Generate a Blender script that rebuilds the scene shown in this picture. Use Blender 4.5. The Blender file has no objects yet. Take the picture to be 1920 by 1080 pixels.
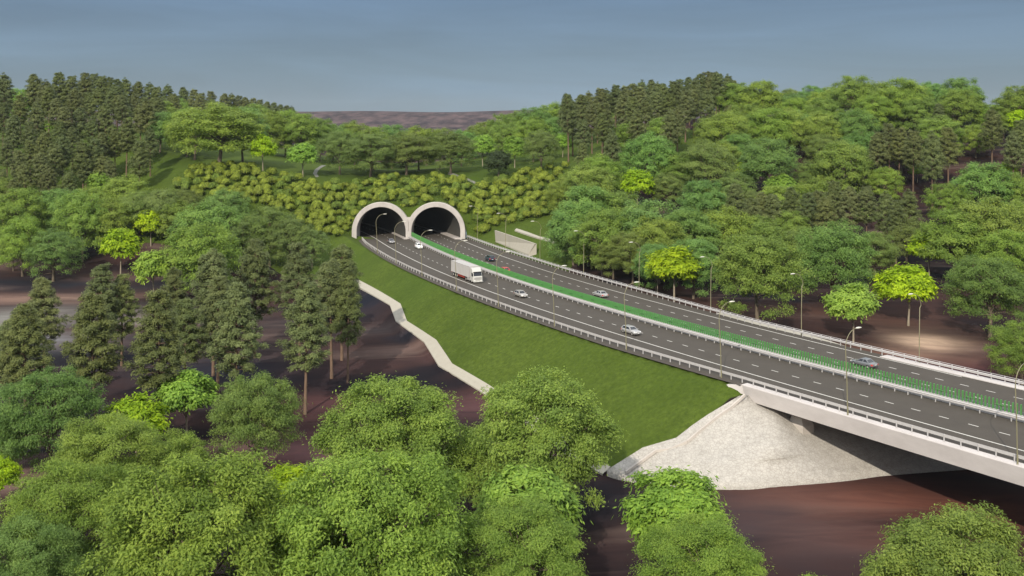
import bpy, math, random
import numpy as np
from mathutils import Vector, Matrix
R = math.radians
S = bpy.context.scene
COL = S.collection

# ------------------------------------------------------------------ camera
CH = 36.0; FPX = 1900.0; YH = 220.0        # camera height, focal length in px of a 1920 frame, horizon row
cd = bpy.data.cameras.new("camera"); cam = bpy.data.objects.new("camera", cd); COL.objects.link(cam)
cam.location = (0, 0, CH); cam.rotation_euler = (R(90), 0, 0)
cd.sensor_width = 36; cd.lens = 36 * FPX / 1920; cd.shift_y = -(540 - YH) / 1920
cd.clip_start = 1; cd.clip_end = 20000
S.camera = cam
S.render.resolution_x = 1024; S.render.resolution_y = 576

# ------------------------------------------------------------------ light
SUN_EL = R(31); SUN_AZ = R(196)            # where the sun stands: behind the camera, slightly left (clockwise from +Y)
sun_dir = Vector((math.sin(SUN_AZ) * math.cos(SUN_EL), math.cos(SUN_AZ) * math.cos(SUN_EL), math.sin(SUN_EL)))
w = bpy.data.worlds.new("World"); S.world = w; w.use_nodes = True
nt = w.node_tree; nt.nodes.clear()
def N(t, ty, **k):
    n = t.nodes.new(ty)
    for a, b in k.items():
        if a in n.inputs: n.inputs[a].default_value = b
        else: setattr(n, a, b)
    return n
sky = N(nt, 'ShaderNodeTexSky', sky_type='NISHITA', sun_disc=False, sun_elevation=SUN_EL, sun_rotation=SUN_AZ,
        air_density=1.0, dust_density=.4, ozone_density=3.0, altitude=300)
geo = N(nt, 'ShaderNodeTexCoord')
mp = N(nt, 'ShaderNodeMapping'); mp.inputs['Scale'].default_value = (1.2, 1.2, 9.0)
mp.inputs['Rotation'].default_value = (0.0, 0.05, 0.4)
nz = N(nt, 'ShaderNodeTexNoise'); nz.inputs['Scale'].default_value = 2.2; nz.inputs['Detail'].default_value = 7; nz.inputs['Roughness'].default_value = .55; nz.inputs['Distortion'].default_value = .6
cr = N(nt, 'ShaderNodeMapRange'); cr.inputs['From Min'].default_value = .42; cr.inputs['From Max'].default_value = .72
cr.inputs['To Min'].default_value = .90; cr.inputs['To Max'].default_value = 1.0
mx = N(nt, 'ShaderNodeMix', data_type='RGBA')
hs = N(nt, 'ShaderNodeHueSaturation'); hs.inputs['Saturation'].default_value = .9; hs.inputs['Value'].default_value = .55
bg = N(nt, 'ShaderNodeBackground'); bg.inputs['Strength'].default_value = .135
wo = N(nt, 'ShaderNodeOutputWorld')
L = nt.links.new
L(geo.outputs['Generated'], mp.inputs['Vector']); L(mp.outputs[0], nz.inputs['Vector']); L(nz.outputs['Fac'], cr.inputs['Value'])
L(sky.outputs[0], hs.inputs['Color']); L(hs.outputs[0], mx.inputs['A']); 
sp_ = N(nt, 'ShaderNodeSeparateXYZ'); L(geo.outputs['Generated'], sp_.inputs[0])
cl = N(nt, 'ShaderNodeValToRGB'); L(sp_.outputs['Z'], cl.inputs['Fac'])       # thin cloud veil: dull blue grey near the horizon, unseen overhead brightened as fill
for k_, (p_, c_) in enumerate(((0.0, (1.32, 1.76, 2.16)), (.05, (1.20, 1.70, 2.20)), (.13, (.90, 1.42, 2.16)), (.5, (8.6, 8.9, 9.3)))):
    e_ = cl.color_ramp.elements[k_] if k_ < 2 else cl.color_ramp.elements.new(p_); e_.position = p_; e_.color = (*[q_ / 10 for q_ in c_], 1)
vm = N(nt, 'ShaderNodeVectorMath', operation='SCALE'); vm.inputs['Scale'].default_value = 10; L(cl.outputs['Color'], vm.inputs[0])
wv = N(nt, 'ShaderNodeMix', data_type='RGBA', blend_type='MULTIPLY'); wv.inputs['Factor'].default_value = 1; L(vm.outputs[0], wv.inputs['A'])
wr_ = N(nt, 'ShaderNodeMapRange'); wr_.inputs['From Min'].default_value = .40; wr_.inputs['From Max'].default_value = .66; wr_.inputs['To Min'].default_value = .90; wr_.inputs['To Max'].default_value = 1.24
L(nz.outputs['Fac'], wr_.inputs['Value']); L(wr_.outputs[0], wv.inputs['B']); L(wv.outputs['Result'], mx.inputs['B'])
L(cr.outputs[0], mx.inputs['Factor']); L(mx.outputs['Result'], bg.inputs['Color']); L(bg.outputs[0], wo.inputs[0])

sl = bpy.data.lights.new("sun", 'SUN'); sl.energy = 3.8; sl.angle = R(.6); sl.color = (1.0, .92, .79)
so = bpy.data.objects.new("sun", sl); COL.objects.link(so); so.rotation_euler = sun_dir.to_track_quat('Z', 'Y').to_euler(); so.location = (0, -50, 200)
S.view_settings.view_transform = 'Standard'; S.view_settings.look = 'None'; S.view_settings.exposure = 0.22; S.view_settings.gamma = 1
S.render.engine = 'CYCLES'; S.cycles.max_bounces = 6; S.cycles.transparent_max_bounces = 8

# ------------------------------------------------------------------ helpers
def tag(o, label=None, cat=None, group=None, kind=None):
    if label: o['label'] = label
    if cat: o['category'] = cat
    if group: o['group'] = group
    if kind: o['kind'] = kind
    return o
def thing(name, label, cat, loc=(0, 0, 0), rz=0, group=None):
    o = bpy.data.objects.new(name, None); COL.objects.link(o); o.empty_display_size = .5
    o.location = loc; o.rotation_euler = (0, 0, rz)
    return tag(o, label, cat, group)
class MB:
    def __init__(s): s.v = []; s.f = []; s.m = []; s.sm = []
    def add(s, vs, fs, mi=0, smooth=False):
        b = len(s.v); s.v += [tuple(map(float, v)) for v in vs]
        for f in fs: s.f.append(tuple(b + i for i in f)); s.m.append(mi); s.sm.append(smooth)
    def box(s, lo, hi, mi=0, M=None):
        x0, y0, z0 = lo; x1, y1, z1 = hi
        vs = [Vector(p) for p in ((x0, y0, z0), (x1, y0, z0), (x1, y1, z0), (x0, y1, z0), (x0, y0, z1), (x1, y0, z1), (x1, y1, z1), (x0, y1, z1))]
        if M: vs = [M @ v for v in vs]
        s.add(vs, [(0, 3, 2, 1), (4, 5, 6, 7), (0, 1, 5, 4), (1, 2, 6, 5), (2, 3, 7, 6), (3, 0, 4, 7)], mi)
    def tube(s, pts, rad, n=8, mi=0, cap=True):
        pts = [Vector(p) for p in pts]; rings = []
        for i, p in enumerate(pts):
            d = (pts[min(i + 1, len(pts) - 1)] - pts[max(i - 1, 0)]).normalized()
            a = d.orthogonal().normalized() if abs(d.z) < .99 else Vector((1, 0, 0)); 
            a = (Vector((1, 0, 0)) - d * d.x); a = a.normalized() if a.length > .2 else (Vector((0, 1, 0)) - d * d.y).normalized()
            b = d.cross(a); r = rad[i] if hasattr(rad, '__len__') else rad
            rings.append([p + (a * math.cos(t) + b * math.sin(t)) * r for t in [2 * math.pi * k / n for k in range(n)]])
        vs = [q for r_ in rings for q in r_]; fs = []
        for i in range(len(pts) - 1):
            for k in range(n):
                k2 = (k + 1) % n; fs.append((i * n + k, i * n + k2, (i + 1) * n + k2, (i + 1) * n + k))
        s.add(vs, fs, mi, True)
        if cap: s.add(rings[0], [tuple(range(n))[::-1]], mi); s.add(rings[-1], [tuple(range(n))], mi)
    def loft(s, rings, mi=0, closed=True, smooth=False, cap=False):
        n = len(rings[0]); vs = [q for r_ in rings for q in r_]; fs = []
        for i in range(len(rings) - 1):
            for k in range(n if closed else n - 1):
                k2 = (k + 1) % n; fs.append((i * n + k, i * n + k2, (i + 1) * n + k2, (i + 1) * n + k))
        s.add(vs, fs, mi, smooth)
        if cap: s.add(rings[0], [tuple(range(n))[::-1]], mi); s.add(rings[-1], [tuple(range(n))], mi)
    def build(s, name, mats, parent=None):
        me = bpy.data.meshes.new(name); me.from_pydata(s.v, [], s.f)
        for m in (mats if isinstance(mats, (list, tuple)) else [mats]): me.materials.append(m)
        me.polygons.foreach_set('material_index', s.m); me.polygons.foreach_set('use_smooth', s.sm); me.update()
        o = bpy.data.objects.new(name, me); COL.objects.link(o)
        if parent: o.parent = parent
        return o
def link_mesh(name, me, parent=None):
    o = bpy.data.objects.new(name, me); COL.objects.link(o)
    if parent: o.parent = parent
    return o
def copy_thing(root):
    r = root.copy(); COL.objects.link(r)
    for ch in root.children:
        c = ch.copy(); COL.objects.link(c); c.parent = r
        for g in ch.children:
            d = g.copy(); COL.objects.link(d); d.parent = c
    return r
def ss(a, b, x):
    t = np.clip((x - a) / (b - a), 0, 1); return t * t * (3 - 2 * t)

# ------------------------------------------------------------------ materials
def mat(name, col, rough=.7, metal=0.0, spec=.3, noise=None, bump=None, coat=0):
    """noise=(scale, amount, second colour, stretch)"""
    m = bpy.data.materials.new(name); m.use_nodes = True; t = m.node_tree; b = t.nodes['Principled BSDF']
    b.inputs['Base Color'].default_value = (*col, 1); b.inputs['Roughness'].default_value = rough
    b.inputs['Metallic'].default_value = metal; b.inputs['Specular IOR Level'].default_value = spec; b.inputs['Coat Weight'].default_value = coat
    tc = N(t, 'ShaderNodeTexCoord')
    if noise:
        sc, amt, c2 = noise[:3]; st = noise[3] if len(noise) > 3 else (1, 1, 1)
        mp = N(t, 'ShaderNodeMapping'); mp.inputs['Scale'].default_value = st
        nz = N(t, 'ShaderNodeTexNoise'); nz.inputs['Scale'].default_value = sc; nz.inputs['Detail'].default_value = 8; nz.inputs['Roughness'].default_value = .65
        rp = N(t, 'ShaderNodeMapRange'); rp.inputs['From Min'].default_value = .35; rp.inputs['From Max'].default_value = .68; rp.inputs['To Max'].default_value = amt
        mx = N(t, 'ShaderNodeMix', data_type='RGBA'); mx.inputs['A'].default_value = (*col, 1); mx.inputs['B'].default_value = (*c2, 1)
        t.links.new(tc.outputs['Object'], mp.inputs[0]); t.links.new(mp.outputs[0], nz.inputs['Vector']); t.links.new(nz.outputs['Fac'], rp.inputs['Value'])
        t.links.new(rp.outputs[0], mx.inputs['Factor']); t.links.new(mx.outputs['Result'], b.inputs['Base Color'])
    if bump:
        nz = N(t, 'ShaderNodeTexNoise'); nz.inputs['Scale'].default_value = bump[0]; nz.inputs['Detail'].default_value = 6
        bm = N(t, 'ShaderNodeBump'); bm.inputs['Strength'].default_value = bump[1]; bm.inputs['Distance'].default_value = bump[2] if len(bump) > 2 else .05
        t.links.new(tc.outputs['Object'], nz.inputs['Vector']); t.links.new(nz.outputs['Fac'], bm.inputs['Height']); t.links.new(bm.outputs[0], b.inputs['Normal'])
    return m
M = {}
M['asphalt'] = mat('asphalt', (.074, .064, .053), .85, noise=(.35, .6, (.058, .050, .042), (1, 1, 1)), bump=(14, .3, .02), spec=.2)
M['paint'] = mat('road_paint', (.62, .60, .55), .6, noise=(1.5, .6, (.42, .40, .36)))
M['concrete'] = mat('concrete', (.50, .455, .41), .8, noise=(.6, .8, (.40, .36, .32)), bump=(5, .2))
M['portal'] = mat('portal_concrete', (.47, .43, .40), .75, noise=(.45, .9, (.34, .31, .29), (1, 1, .5)), bump=(4, .15))
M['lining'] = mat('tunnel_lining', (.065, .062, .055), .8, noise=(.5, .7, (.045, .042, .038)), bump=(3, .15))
M['pathgrey'] = mat('weathered_path_concrete', (.20, .20, .17), .9, noise=(.8, .8, (.12, .12, .10)))
M['dark'] = mat('dark_metal', (.02, .02, .022), .6)
M['wallc'] = mat('wall_concrete', (.37, .345, .285), .85, noise=(.8, .7, (.33, .30, .25)), bump=(6, .2))
M['deck'] = mat('deck_concrete', (.56, .52, .50), .7, noise=(.25, .8, (.46, .425, .405), (1, 1, 2.5)), bump=(3, .08))
M['steel'] = mat('galvanised_steel', (.50, .48, .47), .5, .15, noise=(2.5, .5, (.38, .365, .36)))
M['pole'] = mat('lamp_pole_paint', (.25, .23, .14), .5, .2, noise=(3, .5, (.2, .18, .12)))
M['head'] = mat('lamp_head_shell', (.62, .60, .52), .4)
M['green'] = mat('green_screen_paint', (.085, .25, .07), .5, noise=(2, .5, (.065, .19, .055)))
M['rubber'] = mat('rubber', (.018, .018, .018), .8)
M['glass'] = mat('dark_glass', (.012, .015, .02), .08, spec=.8)
M['rim'] = mat('alloy', (.55, .53, .5), .35, .5)
M['hl'] = mat('headlight_glass', (.75, .75, .72), .12, spec=.8)
M['tail'] = mat('tail_light', (.5, .03, .02), .2, spec=.6)
M['plate'] = mat('number_plate', (.7, .7, .68), .4)
M['trailer'] = mat('trailer_skin', (.46, .44, .42), .5, noise=(1.2, .6, (.36, .34, .32), (1, 1, .4)))
M['cab'] = mat('cab_paint', (.50, .49, .45), .3, coat=.5)
M['redf'] = mat('red_frame', (.22, .03, .02), .5)
def paint(n, c, metal=.3): return mat(n, c, .3, metal, .5, coat=.6)
M['silver'] = paint('silver_paint', (.36, .35, .34)); M['silver2'] = paint('silver_beige_paint', (.34, .315, .285)); M['white'] = paint('white_paint', (.8, .8, .78), 0)
M['red'] = paint('red_paint', (.5, .03, .025), .1); M['blue'] = paint('dark_blue_paint', (.015, .03, .055), .3); M['grey'] = paint('grey_paint', (.17, .175, .18), .4)
M['darkgrey'] = paint('dark_grey_paint', (.2, .19, .2), .3)

def stone_mat():
    m = bpy.data.materials.new('stone_revetment'); m.use_nodes = True; t = m.node_tree; b = t.nodes['Principled BSDF']; b.inputs['Roughness'].default_value = .85
    tc = N(t, 'ShaderNodeTexCoord'); l = t.links.new
    mp = N(t, 'ShaderNodeMapping'); mp.inputs['Scale'].default_value = (1, 1, 1.6); l(tc.outputs['Object'], mp.inputs[0])
    v = N(t, 'ShaderNodeTexVoronoi'); v.feature = 'DISTANCE_TO_EDGE'; v.inputs['Scale'].default_value = 2.1
    nzz = N(t, 'ShaderNodeTexNoise'); nzz.inputs['Scale'].default_value = 1.1; nzz.inputs['Detail'].default_value = 8; nzz.inputs['Roughness'].default_value = .75
    l(mp.outputs[0], v.inputs['Vector']); l(mp.outputs[0], nzz.inputs['Vector'])
    r1 = N(t, 'ShaderNodeMapRange'); r1.inputs['From Max'].default_value = .09; l(v.outputs['Distance'], r1.inputs['Value'])
    m1 = N(t, 'ShaderNodeMix', data_type='RGBA'); m1.inputs['A'].default_value = (.30, .28, .25, 1); m1.inputs['B'].default_value = (.48, .45, .405, 1)
    r2 = N(t, 'ShaderNodeMapRange'); r2.inputs['From Min'].default_value = .3; r2.inputs['From Max'].default_value = .7; l(nzz.outputs['Fac'], r2.inputs['Value'])
    l(r2.outputs[0], m1.inputs['Factor'])
    m2 = N(t, 'ShaderNodeMix', data_type='RGBA'); m2.inputs['A'].default_value = (.27, .245, .215, 1); l(m1.outputs['Result'], m2.inputs['B']); 
    r1.inputs['To Min'].default_value = .25; l(r1.outputs[0], m2.inputs['Factor']); l(m2.outputs['Result'], b.inputs['Base Color'])
    bm = N(t, 'ShaderNodeBump'); bm.inputs['Strength'].default_value = .5; bm.inputs['Distance'].default_value = .06; l(r1.outputs[0], bm.inputs['Height']); l(bm.outputs[0], b.inputs['Normal'])
    return m
M['stone'] = stone_mat()
def ground_mat():
    """brown forest soil with streaky dark and pale patches; grass where the attribute 'grass' is set"""
    m = bpy.data.materials.new('ground'); m.use_nodes = True; t = m.node_tree; b = t.nodes['Principled BSDF']; b.inputs['Roughness'].default_value = .95; b.inputs['Specular IOR Level'].default_value = .1
    l = t.links.new; tc = N(t, 'ShaderNodeTexCoord')
    def noise(scale, st=(1, 1, 1), det=6, rough=.55, dist=0, rot=0):
        mp = N(t, 'ShaderNodeMapping'); mp.inputs['Scale'].default_value = st; mp.inputs['Rotation'].default_value = (0, 0, rot)
        n = N(t, 'ShaderNodeTexNoise'); n.inputs['Scale'].default_value = scale; n.inputs['Detail'].default_value = det; n.inputs['Roughness'].default_value = rough; n.inputs['Distortion'].default_value = dist
        l(tc.outputs['Object'], mp.inputs[0]); l(mp.outputs[0], n.inputs['Vector']); return n.outputs['Fac']
    def mixc(f, a, bb):
        x = N(t, 'ShaderNodeMix', data_type='RGBA')
        for s_, v in (('A', a), ('B', bb)):
            if isinstance(v, tuple): x.inputs[s_].default_value = (*v, 1)
            else: l(v, x.inputs[s_])
        l(f, x.inputs['Factor']); return x.outputs['Result']
    def rng(f, a, bb, c=0, d=1):
        x = N(t, 'ShaderNodeMapRange'); x.inputs['From Min'].default_value = a; x.inputs['From Max'].default_value = bb; x.inputs['To Min'].default_value = c; x.inputs['To Max'].default_value = d; l(f, x.inputs['Value']); return x.outputs[0]
    n1 = noise(.035, (.6, 1.6, 1), 4, .5, 1.0, .3); n2 = noise(.05, (.35, 2.2, 1), 7, .6, .6, -.25); n3 = noise(.03, (.8, 1.4, 1), 3, .5, .5, 1.1)
    soil = mixc(rng(n1, .36, .62), (.007, .006, .009), (.042, .021, .018))
    soil = mixc(rng(n2, .54, .74), soil, (.13, .09, .075))
    soil = mixc(rng(n3, .40, .30), soil, (.016, .017, .024))
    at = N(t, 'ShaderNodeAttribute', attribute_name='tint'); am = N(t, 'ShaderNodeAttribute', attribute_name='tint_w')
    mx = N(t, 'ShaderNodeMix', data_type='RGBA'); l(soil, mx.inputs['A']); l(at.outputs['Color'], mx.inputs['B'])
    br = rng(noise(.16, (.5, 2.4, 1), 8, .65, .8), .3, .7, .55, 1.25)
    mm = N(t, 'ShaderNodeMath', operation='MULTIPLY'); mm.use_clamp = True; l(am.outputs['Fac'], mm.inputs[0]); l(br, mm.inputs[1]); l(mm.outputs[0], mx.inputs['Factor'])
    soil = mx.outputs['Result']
    # far hill: streaky purple brown
    fa = N(t, 'ShaderNodeAttribute', attribute_name='far')
    fs_ = mixc(rng(noise(.045, (.8, .22, 1), 8, .7, .3), .40, .62), (.018, .012, .016), (.105, .068, .066))
    soil = mixc(fa.outputs['Fac'], soil, fs_)
    g1 = mixc(rng(noise(.12, (1, 1, 1), 8, .7), .35, .65), (.062, .096, .012), (.100, .142, .020))
    g2 = mixc(rng(noise(1.3, (1, 1, 1), 8, .75), .30, .70), (.038, .060, .008), g1)
    g3 = mixc(rng(noise(.03, (1, 1, 1), 3, .5), .45, .7, 0, .6), g2, (.046, .080, .010))
    ga = N(t, 'ShaderNodeAttribute', attribute_name='grass')
    ad = N(t, 'ShaderNodeMath', operation='ADD'); l(ga.outputs['Fac'], ad.inputs[0]); l(rng(noise(.5, (1, 1, 1), 4), 0, 1, -.12, .12), ad.inputs[1])
    out = mixc(rng(ad.outputs[0], .46, .54), soil, g3)
    l(out, b.inputs['Base Color'])
    bm = N(t, 'ShaderNodeBump'); bm.inputs['Strength'].default_value = .55; bm.inputs['Distance'].default_value = .25
    l(noise(1.6, (1, 1, 1), 8, .7), bm.inputs['Height'])
    gb = N(t, 'ShaderNodeMath', operation='MULTIPLY'); l(ga.outputs['Fac'], gb.inputs[0]); gb.inputs[1].default_value = .8; l(gb.outputs[0], bm.inputs['Strength']); l(bm.outputs[0], b.inputs['Normal'])
    return m
M['ground'] = ground_mat()

def leaf_mat(name, var=.42, trans=.45, rough=.6):
    """foliage colour = object colour, varied leaf by leaf"""
    m = bpy.data.materials.new(name); m.use_nodes = True; t = m.node_tree; l = t.links.new
    b = t.nodes['Principled BSDF']; b.inputs['Roughness'].default_value = rough; b.inputs['Specular IOR Level'].default_value = .25
    oi = N(t, 'ShaderNodeObjectInfo'); at = N(t, 'ShaderNodeAttribute', attribute_name='lv')
    h = N(t, 'ShaderNodeHueSaturation')
    a = N(t, 'ShaderNodeMapRange'); a.inputs['To Min'].default_value = 1 - var; a.inputs['To Max'].default_value = 1 + var; l(at.outputs['Fac'], a.inputs['Value']); l(a.outputs[0], h.inputs['Value'])
    a2 = N(t, 'ShaderNodeMapRange'); a2.inputs['To Min'].default_value = .515; a2.inputs['To Max'].default_value = .485; l(at.outputs['Fac'], a2.inputs['Value']); l(a2.outputs[0], h.inputs['Hue'])
    l(oi.outputs['Color'], h.inputs['Color']); l(h.outputs[0], b.inputs['Base Color'])
    tr = N(t, 'ShaderNodeBsdfTranslucent'); g = N(t, 'ShaderNodeGamma'); g.inputs['Gamma'].default_value = .92; l(h.outputs[0], g.inputs['Color']); l(g.outputs[0], tr.inputs['Color'])
    ms = N(t, 'ShaderNodeMixShader'); ms.inputs[0].default_value = trans; l(b.outputs[0], ms.inputs[1]); l(tr.outputs[0], ms.inputs[2])
    l(ms.outputs[0], t.nodes['Material Output'].inputs['Surface']); return m
M['leaf'] = leaf_mat('leaves'); M['needle'] = leaf_mat('needles', .4, .28)
M['bark'] = mat('grey_brown_bark', (.17, .135, .095), .9, noise=(2, .9, (.08, .062, .045), (1, 1, .25)), bump=(6, .5, .08))
M['barkp'] = mat('pine_bark', (.19, .125, .085), .9, noise=(2, .9, (.10, .065, .045), (1, 1, .25)), bump=(6, .5, .08))
M['barkl'] = mat('pale_bark', (.33, .28, .21), .9, noise=(3, .9, (.18, .15, .11), (1, 1, .3)), bump=(6, .4, .05))

# ------------------------------------------------------------------ road axis (the outer solid line of the near carriageway)
_ls = [(705,447.5),(740.6,470),(789.4,493.8),(812.5,504.4),(855,521.9),(895,537.5),(931,551),(966,563),(998.8,575),(1100,608.3),(1172,631.7),(1231,649.4),(1320,675),(1428,705.6),(1680,779.4),(1776,805),(1915,844.8)]
_p = np.array([((x - 960) * CH / (y - YH), FPX * CH / (y - YH)) for x, y in _ls])
_c = np.polyfit(_p[:, 1], _p[:, 0], 4); _d = np.polyder(_c)
_Y = np.arange(300, 100, -.25); _X = np.polyval(_c, _Y); pts = list(zip(_X, _Y))
t0 = np.polyval(_d, 290); t1 = np.polyval(_d, 108)
pre = [(_X[0] + t0 * k - .0022 * k * k, 300 + k) for k in np.arange(110, 0, -1.0)]           # inside the tunnels
post = []; x, y = pts[-1]; a = math.atan2(-1, -t1) if False else math.atan2(-1.0, -t1)
hd = np.array([-t1, -1.0]); hd /= np.linalg.norm(hd); ang = math.atan2(hd[1], hd[0])
for k in range(330): x += math.cos(ang); y += math.sin(ang); ang += .0012; post.append((x, y))
AX = np.array(pre + pts + post); _seg = np.hypot(*np.diff(AX, axis=0).T); AS = np.concatenate([[0], np.cumsum(_seg)])
_o = np.arange(0, AS[-1], 1.0); AX = np.stack([np.interp(_o, AS, AX[:, 0]), np.interp(_o, AS, AX[:, 1])], 1); AS = _o
TN = np.gradient(AX, axis=0); TN /= np.linalg.norm(TN, axis=1)[:, None]
def axis(s, off=0.0):
    s = np.clip(s, 0, AS[-1]); p = np.array([np.interp(s, AS, AX[:, 0]), np.interp(s, AS, AX[:, 1])]); d = np.array([np.interp(s, AS, TN[:, 0]), np.interp(s, AS, TN[:, 1])])
    return p[0] - d[1] * off, p[1] + d[0] * off, math.atan2(d[1], d[0])
def px_of(X, Y, Z): return 960 + FPX * X / Y, YH + FPX * (CH - Z) / Y
S_PORT = float(np.interp(-300, -AX[:, 1][:200], AS[:200]))          # station of the portal plane Y=300
def station(px, off, lo=None, hi=None):
    """station whose point at lateral offset `off` shows at column px"""
    ss_ = np.arange(S_PORT - 25, S_PORT + 235, .25); best = min(ss_, key=lambda q: abs(px_of(*axis(q, offv(q, off))[:2], 0)[0] - px)); return float(best)
def offv(s, off): return off(s) if callable(off) else off
S_AB = None
def roffL(s): return float(np.interp(s, [S_PORT - 5, S_PORT + 12, S_PORT + 45, S_PORT + 150, S_PORT + 178, S_PORT + 210], [-3.9, -5.0, -5.4, -5.4, -4.3, -4.2]))   # near guardrail
def roffR(s): return float(np.interp(s, [S_PORT - 5, S_PORT + 8, S_PORT + 60, S_PORT + 115, S_PORT + 150, S_PORT + 210], [24.4, 26.0, 27.2, 26.8, 24.9, 24.7]))   # far guardrail
S_AB = station(1398, roffL)
S_END = S_AB + 250

# ------------------------------------------------------------------ terrain
def P(px, py, z): s = (py - YH) / (CH - z); return ((px - 960) / s, FPX / s, z)
CTRL = [P(40,515,-6.5),P(150,490,-5.5),P(290,555,-7.5),P(20,650,-9.5),P(250,640,-9.5),P(572,777,-10.5),P(500,700,-10),P(700,560,-6.8),P(660,530,-5.4),P(735,604,-7.6),P(815,688,-9.0),P(890,735,-9.8),P(1060,868,-10.8),P(1125,890,-10.9),
 P(1235,908,-9.9),P(1370,916,-9.1),P(1500,908,-9.1),P(1650,893,-9.2),P(1810,878,-9.6),P(1900,1000,-11),(0,60,-14),(60,60,-14),(-60,60,-14),(-60,110,-12.5),(0,110,-12),(100,80,-13),(40,90,-12.5),(150,120,-12),(-150,120,-12),(0,0,-18),(-150,0,-18),(150,0,-18),(300,0,-18),(-300,0,-18),
 (75,140,-9.8),(110,130,-11),P(1599,641,-5.5),P(1702,611,-5),P(1855,630,-6),P(1419,597,-3.0),P(1267,560,-1.5),P(1149,523,-1),P(1109,505,-.6),P(1850,700,-8),P(1900,560,-4),P(1320,540,-2),P(1550,560,-2.5),P(1700,560,-2.5),
 (127,306,8),P(1620,346,14),P(1170,274,25),P(1070,302,20.5),P(1131,294,22),P(1060,310,20),(100,430,34),(150,430,37),(200,410,37),(60,470,33),(90,470,36),(250,390,36),(50,420,28),(130,370,26),(180,350,24),(240,320,24),(110,290,5),(160,280,3),(60,262,.5),(80,300,7),(34,275,4),(40,310,13),(60,335,17),(200,250,0),(250,260,3),(150,520,34),(250,500,36),(50,560,26),(100,600,30),
 P(650,330,16.5),P(880,330,16.8),P(765,330,16.5),P(700,318,16.5),P(900,310,17.2),(-40,420,14.5),(-20,520,8),(0,600,0),(-100,600,6),(-60,420,14.5),
 (-39,303.5,11.3),(-23,303.5,11.3),(-31,303.5,9.6),(-50,303,5.5),(-12,303,7),(-4,298,3.5),P(600,440,1.5),P(560,400,7),P(560,360,13.2),P(400,303,21.5),P(330,345,15.5),P(450,380,10.3),P(350,400,7),P(500,470,-2),P(350,480,-4),P(200,440,-2),
 P(266,334,15),P(276,270,26),P(227,256,28.5),(-200,330,8),(-200,380,25),(-150,440,30),(-200,440,34),(-100,430,20),(-130,480,25),(-100,560,14),(-136,630,20),(-250,400,33),(-80,380,19),(-200,600,30),(-300,600,30),(-160,320,4),(-230,280,-5),(-300,300,-2),
 (8,272,3.6),(3,288,4.3),(3,262,.9),(-2.5,279,1.1),(-5,287,1.2),(14,268,4.4),(20,258,2.5),(0,450,24),(24,450,29),(-20,450,18),(50,470,33),(14,300,11),(22,285,8)]
CP = np.array(CTRL)
def _fit(P_):
    n = len(P_); A = np.zeros((n + 3, n + 3)); d = np.hypot(P_[:, None, 0] - P_[None, :, 0], P_[:, None, 1] - P_[None, :, 1]); A[:n, :n] = d
    A[:n, n] = 1; A[:n, n + 1:] = P_[:, :2] / 100; A[n:, :n] = A[:n, n:].T; A[:n, :n] -= np.eye(n) * .6
    return np.linalg.solve(A, np.concatenate([P_[:, 2], [0, 0, 0]]))
CW = _fit(CP)
def base_h(x, y):
    x = np.asarray(x, float); y = np.asarray(y, float); xx = np.clip(x, -330, 330); yy = np.clip(y, -60, 700)
    r = CW[-3] + CW[-2] * xx / 100 + CW[-1] * yy / 100
    for (a, b_, _), c in zip(CP, CW[:-3]): r = r + c * np.hypot(xx - a, yy - b_)
    far = np.where(y > 0, 1, 1) * (2 + 50 * np.exp(-((y - 2500) / 620.0) ** 2) * (1 + .04 * np.sin(x / 170.0) + .03 * np.sin(x / 61.0 + 1)) - .0006 * np.maximum(np.abs(x), 0))
    wt = np.maximum(ss(640, 1000, y), np.maximum(ss(340, 700, np.abs(x)), ss(60, 400, -y))); return r * (1 - wt) + far * wt
# centre line of the carriageways between the portal and the abutment
_st = np.arange(S_PORT - 1, S_AB + .6, 1.0)
EDGE_L = np.array([axis(q, roffL(q) - 1.0)[:2] for q in _st]); EDGE_R = np.array([axis(q, roffR(q) + .9)[:2] for q in _st])
_poly = np.concatenate([EDGE_L, EDGE_R[::-1]])
def in_poly(x, y, poly):
    r = np.zeros(x.shape, bool); j = len(poly) - 1
    for i in range(len(poly)):
        xi, yi = poly[i]; xj, yj = poly[j]
        if yi != yj: r ^= ((yi > y) != (yj > y)) & (x < (xj - xi) * (y - yi) / (yj - yi) + xi)
        j = i
    return r
def seg_dist(x, y, poly, closed=True):
    d = np.full(x.shape, 1e9); n = len(poly)
    for i in range(n if closed else n - 1):
        a = poly[i]; b_ = poly[(i + 1) % n]; v = b_ - a; L2 = (v * v).sum() + 1e-9
        t = np.clip(((x - a[0]) * v[0] + (y - a[1]) * v[1]) / L2, 0, 1); d = np.minimum(d, np.hypot(x - a[0] - t * v[0], y - a[1] - t * v[1]))
    return d
def height(x, y, behind=None):
    x = np.atleast_1d(np.asarray(x, float)); y = np.atleast_1d(np.asarray(y, float)); h = base_h(x, y)
    m = (x > -90) & (x < 130) & (y > 70) & (y < (302 if behind is None else behind))
    if m.any():
        xm, ym = x[m], y[m]; d = seg_dist(xm, ym, _poly[::3] if len(_poly) > 60 else _poly); d = np.where(in_poly(xm, ym, _poly), 0, d)
        hm = h[m]; hm = np.maximum(hm, -.25 - d / 1.62); hm = np.minimum(hm, -.25 + np.maximum(0, d - .3) / 2.0 )
        h[m] = hm
    return h
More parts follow.
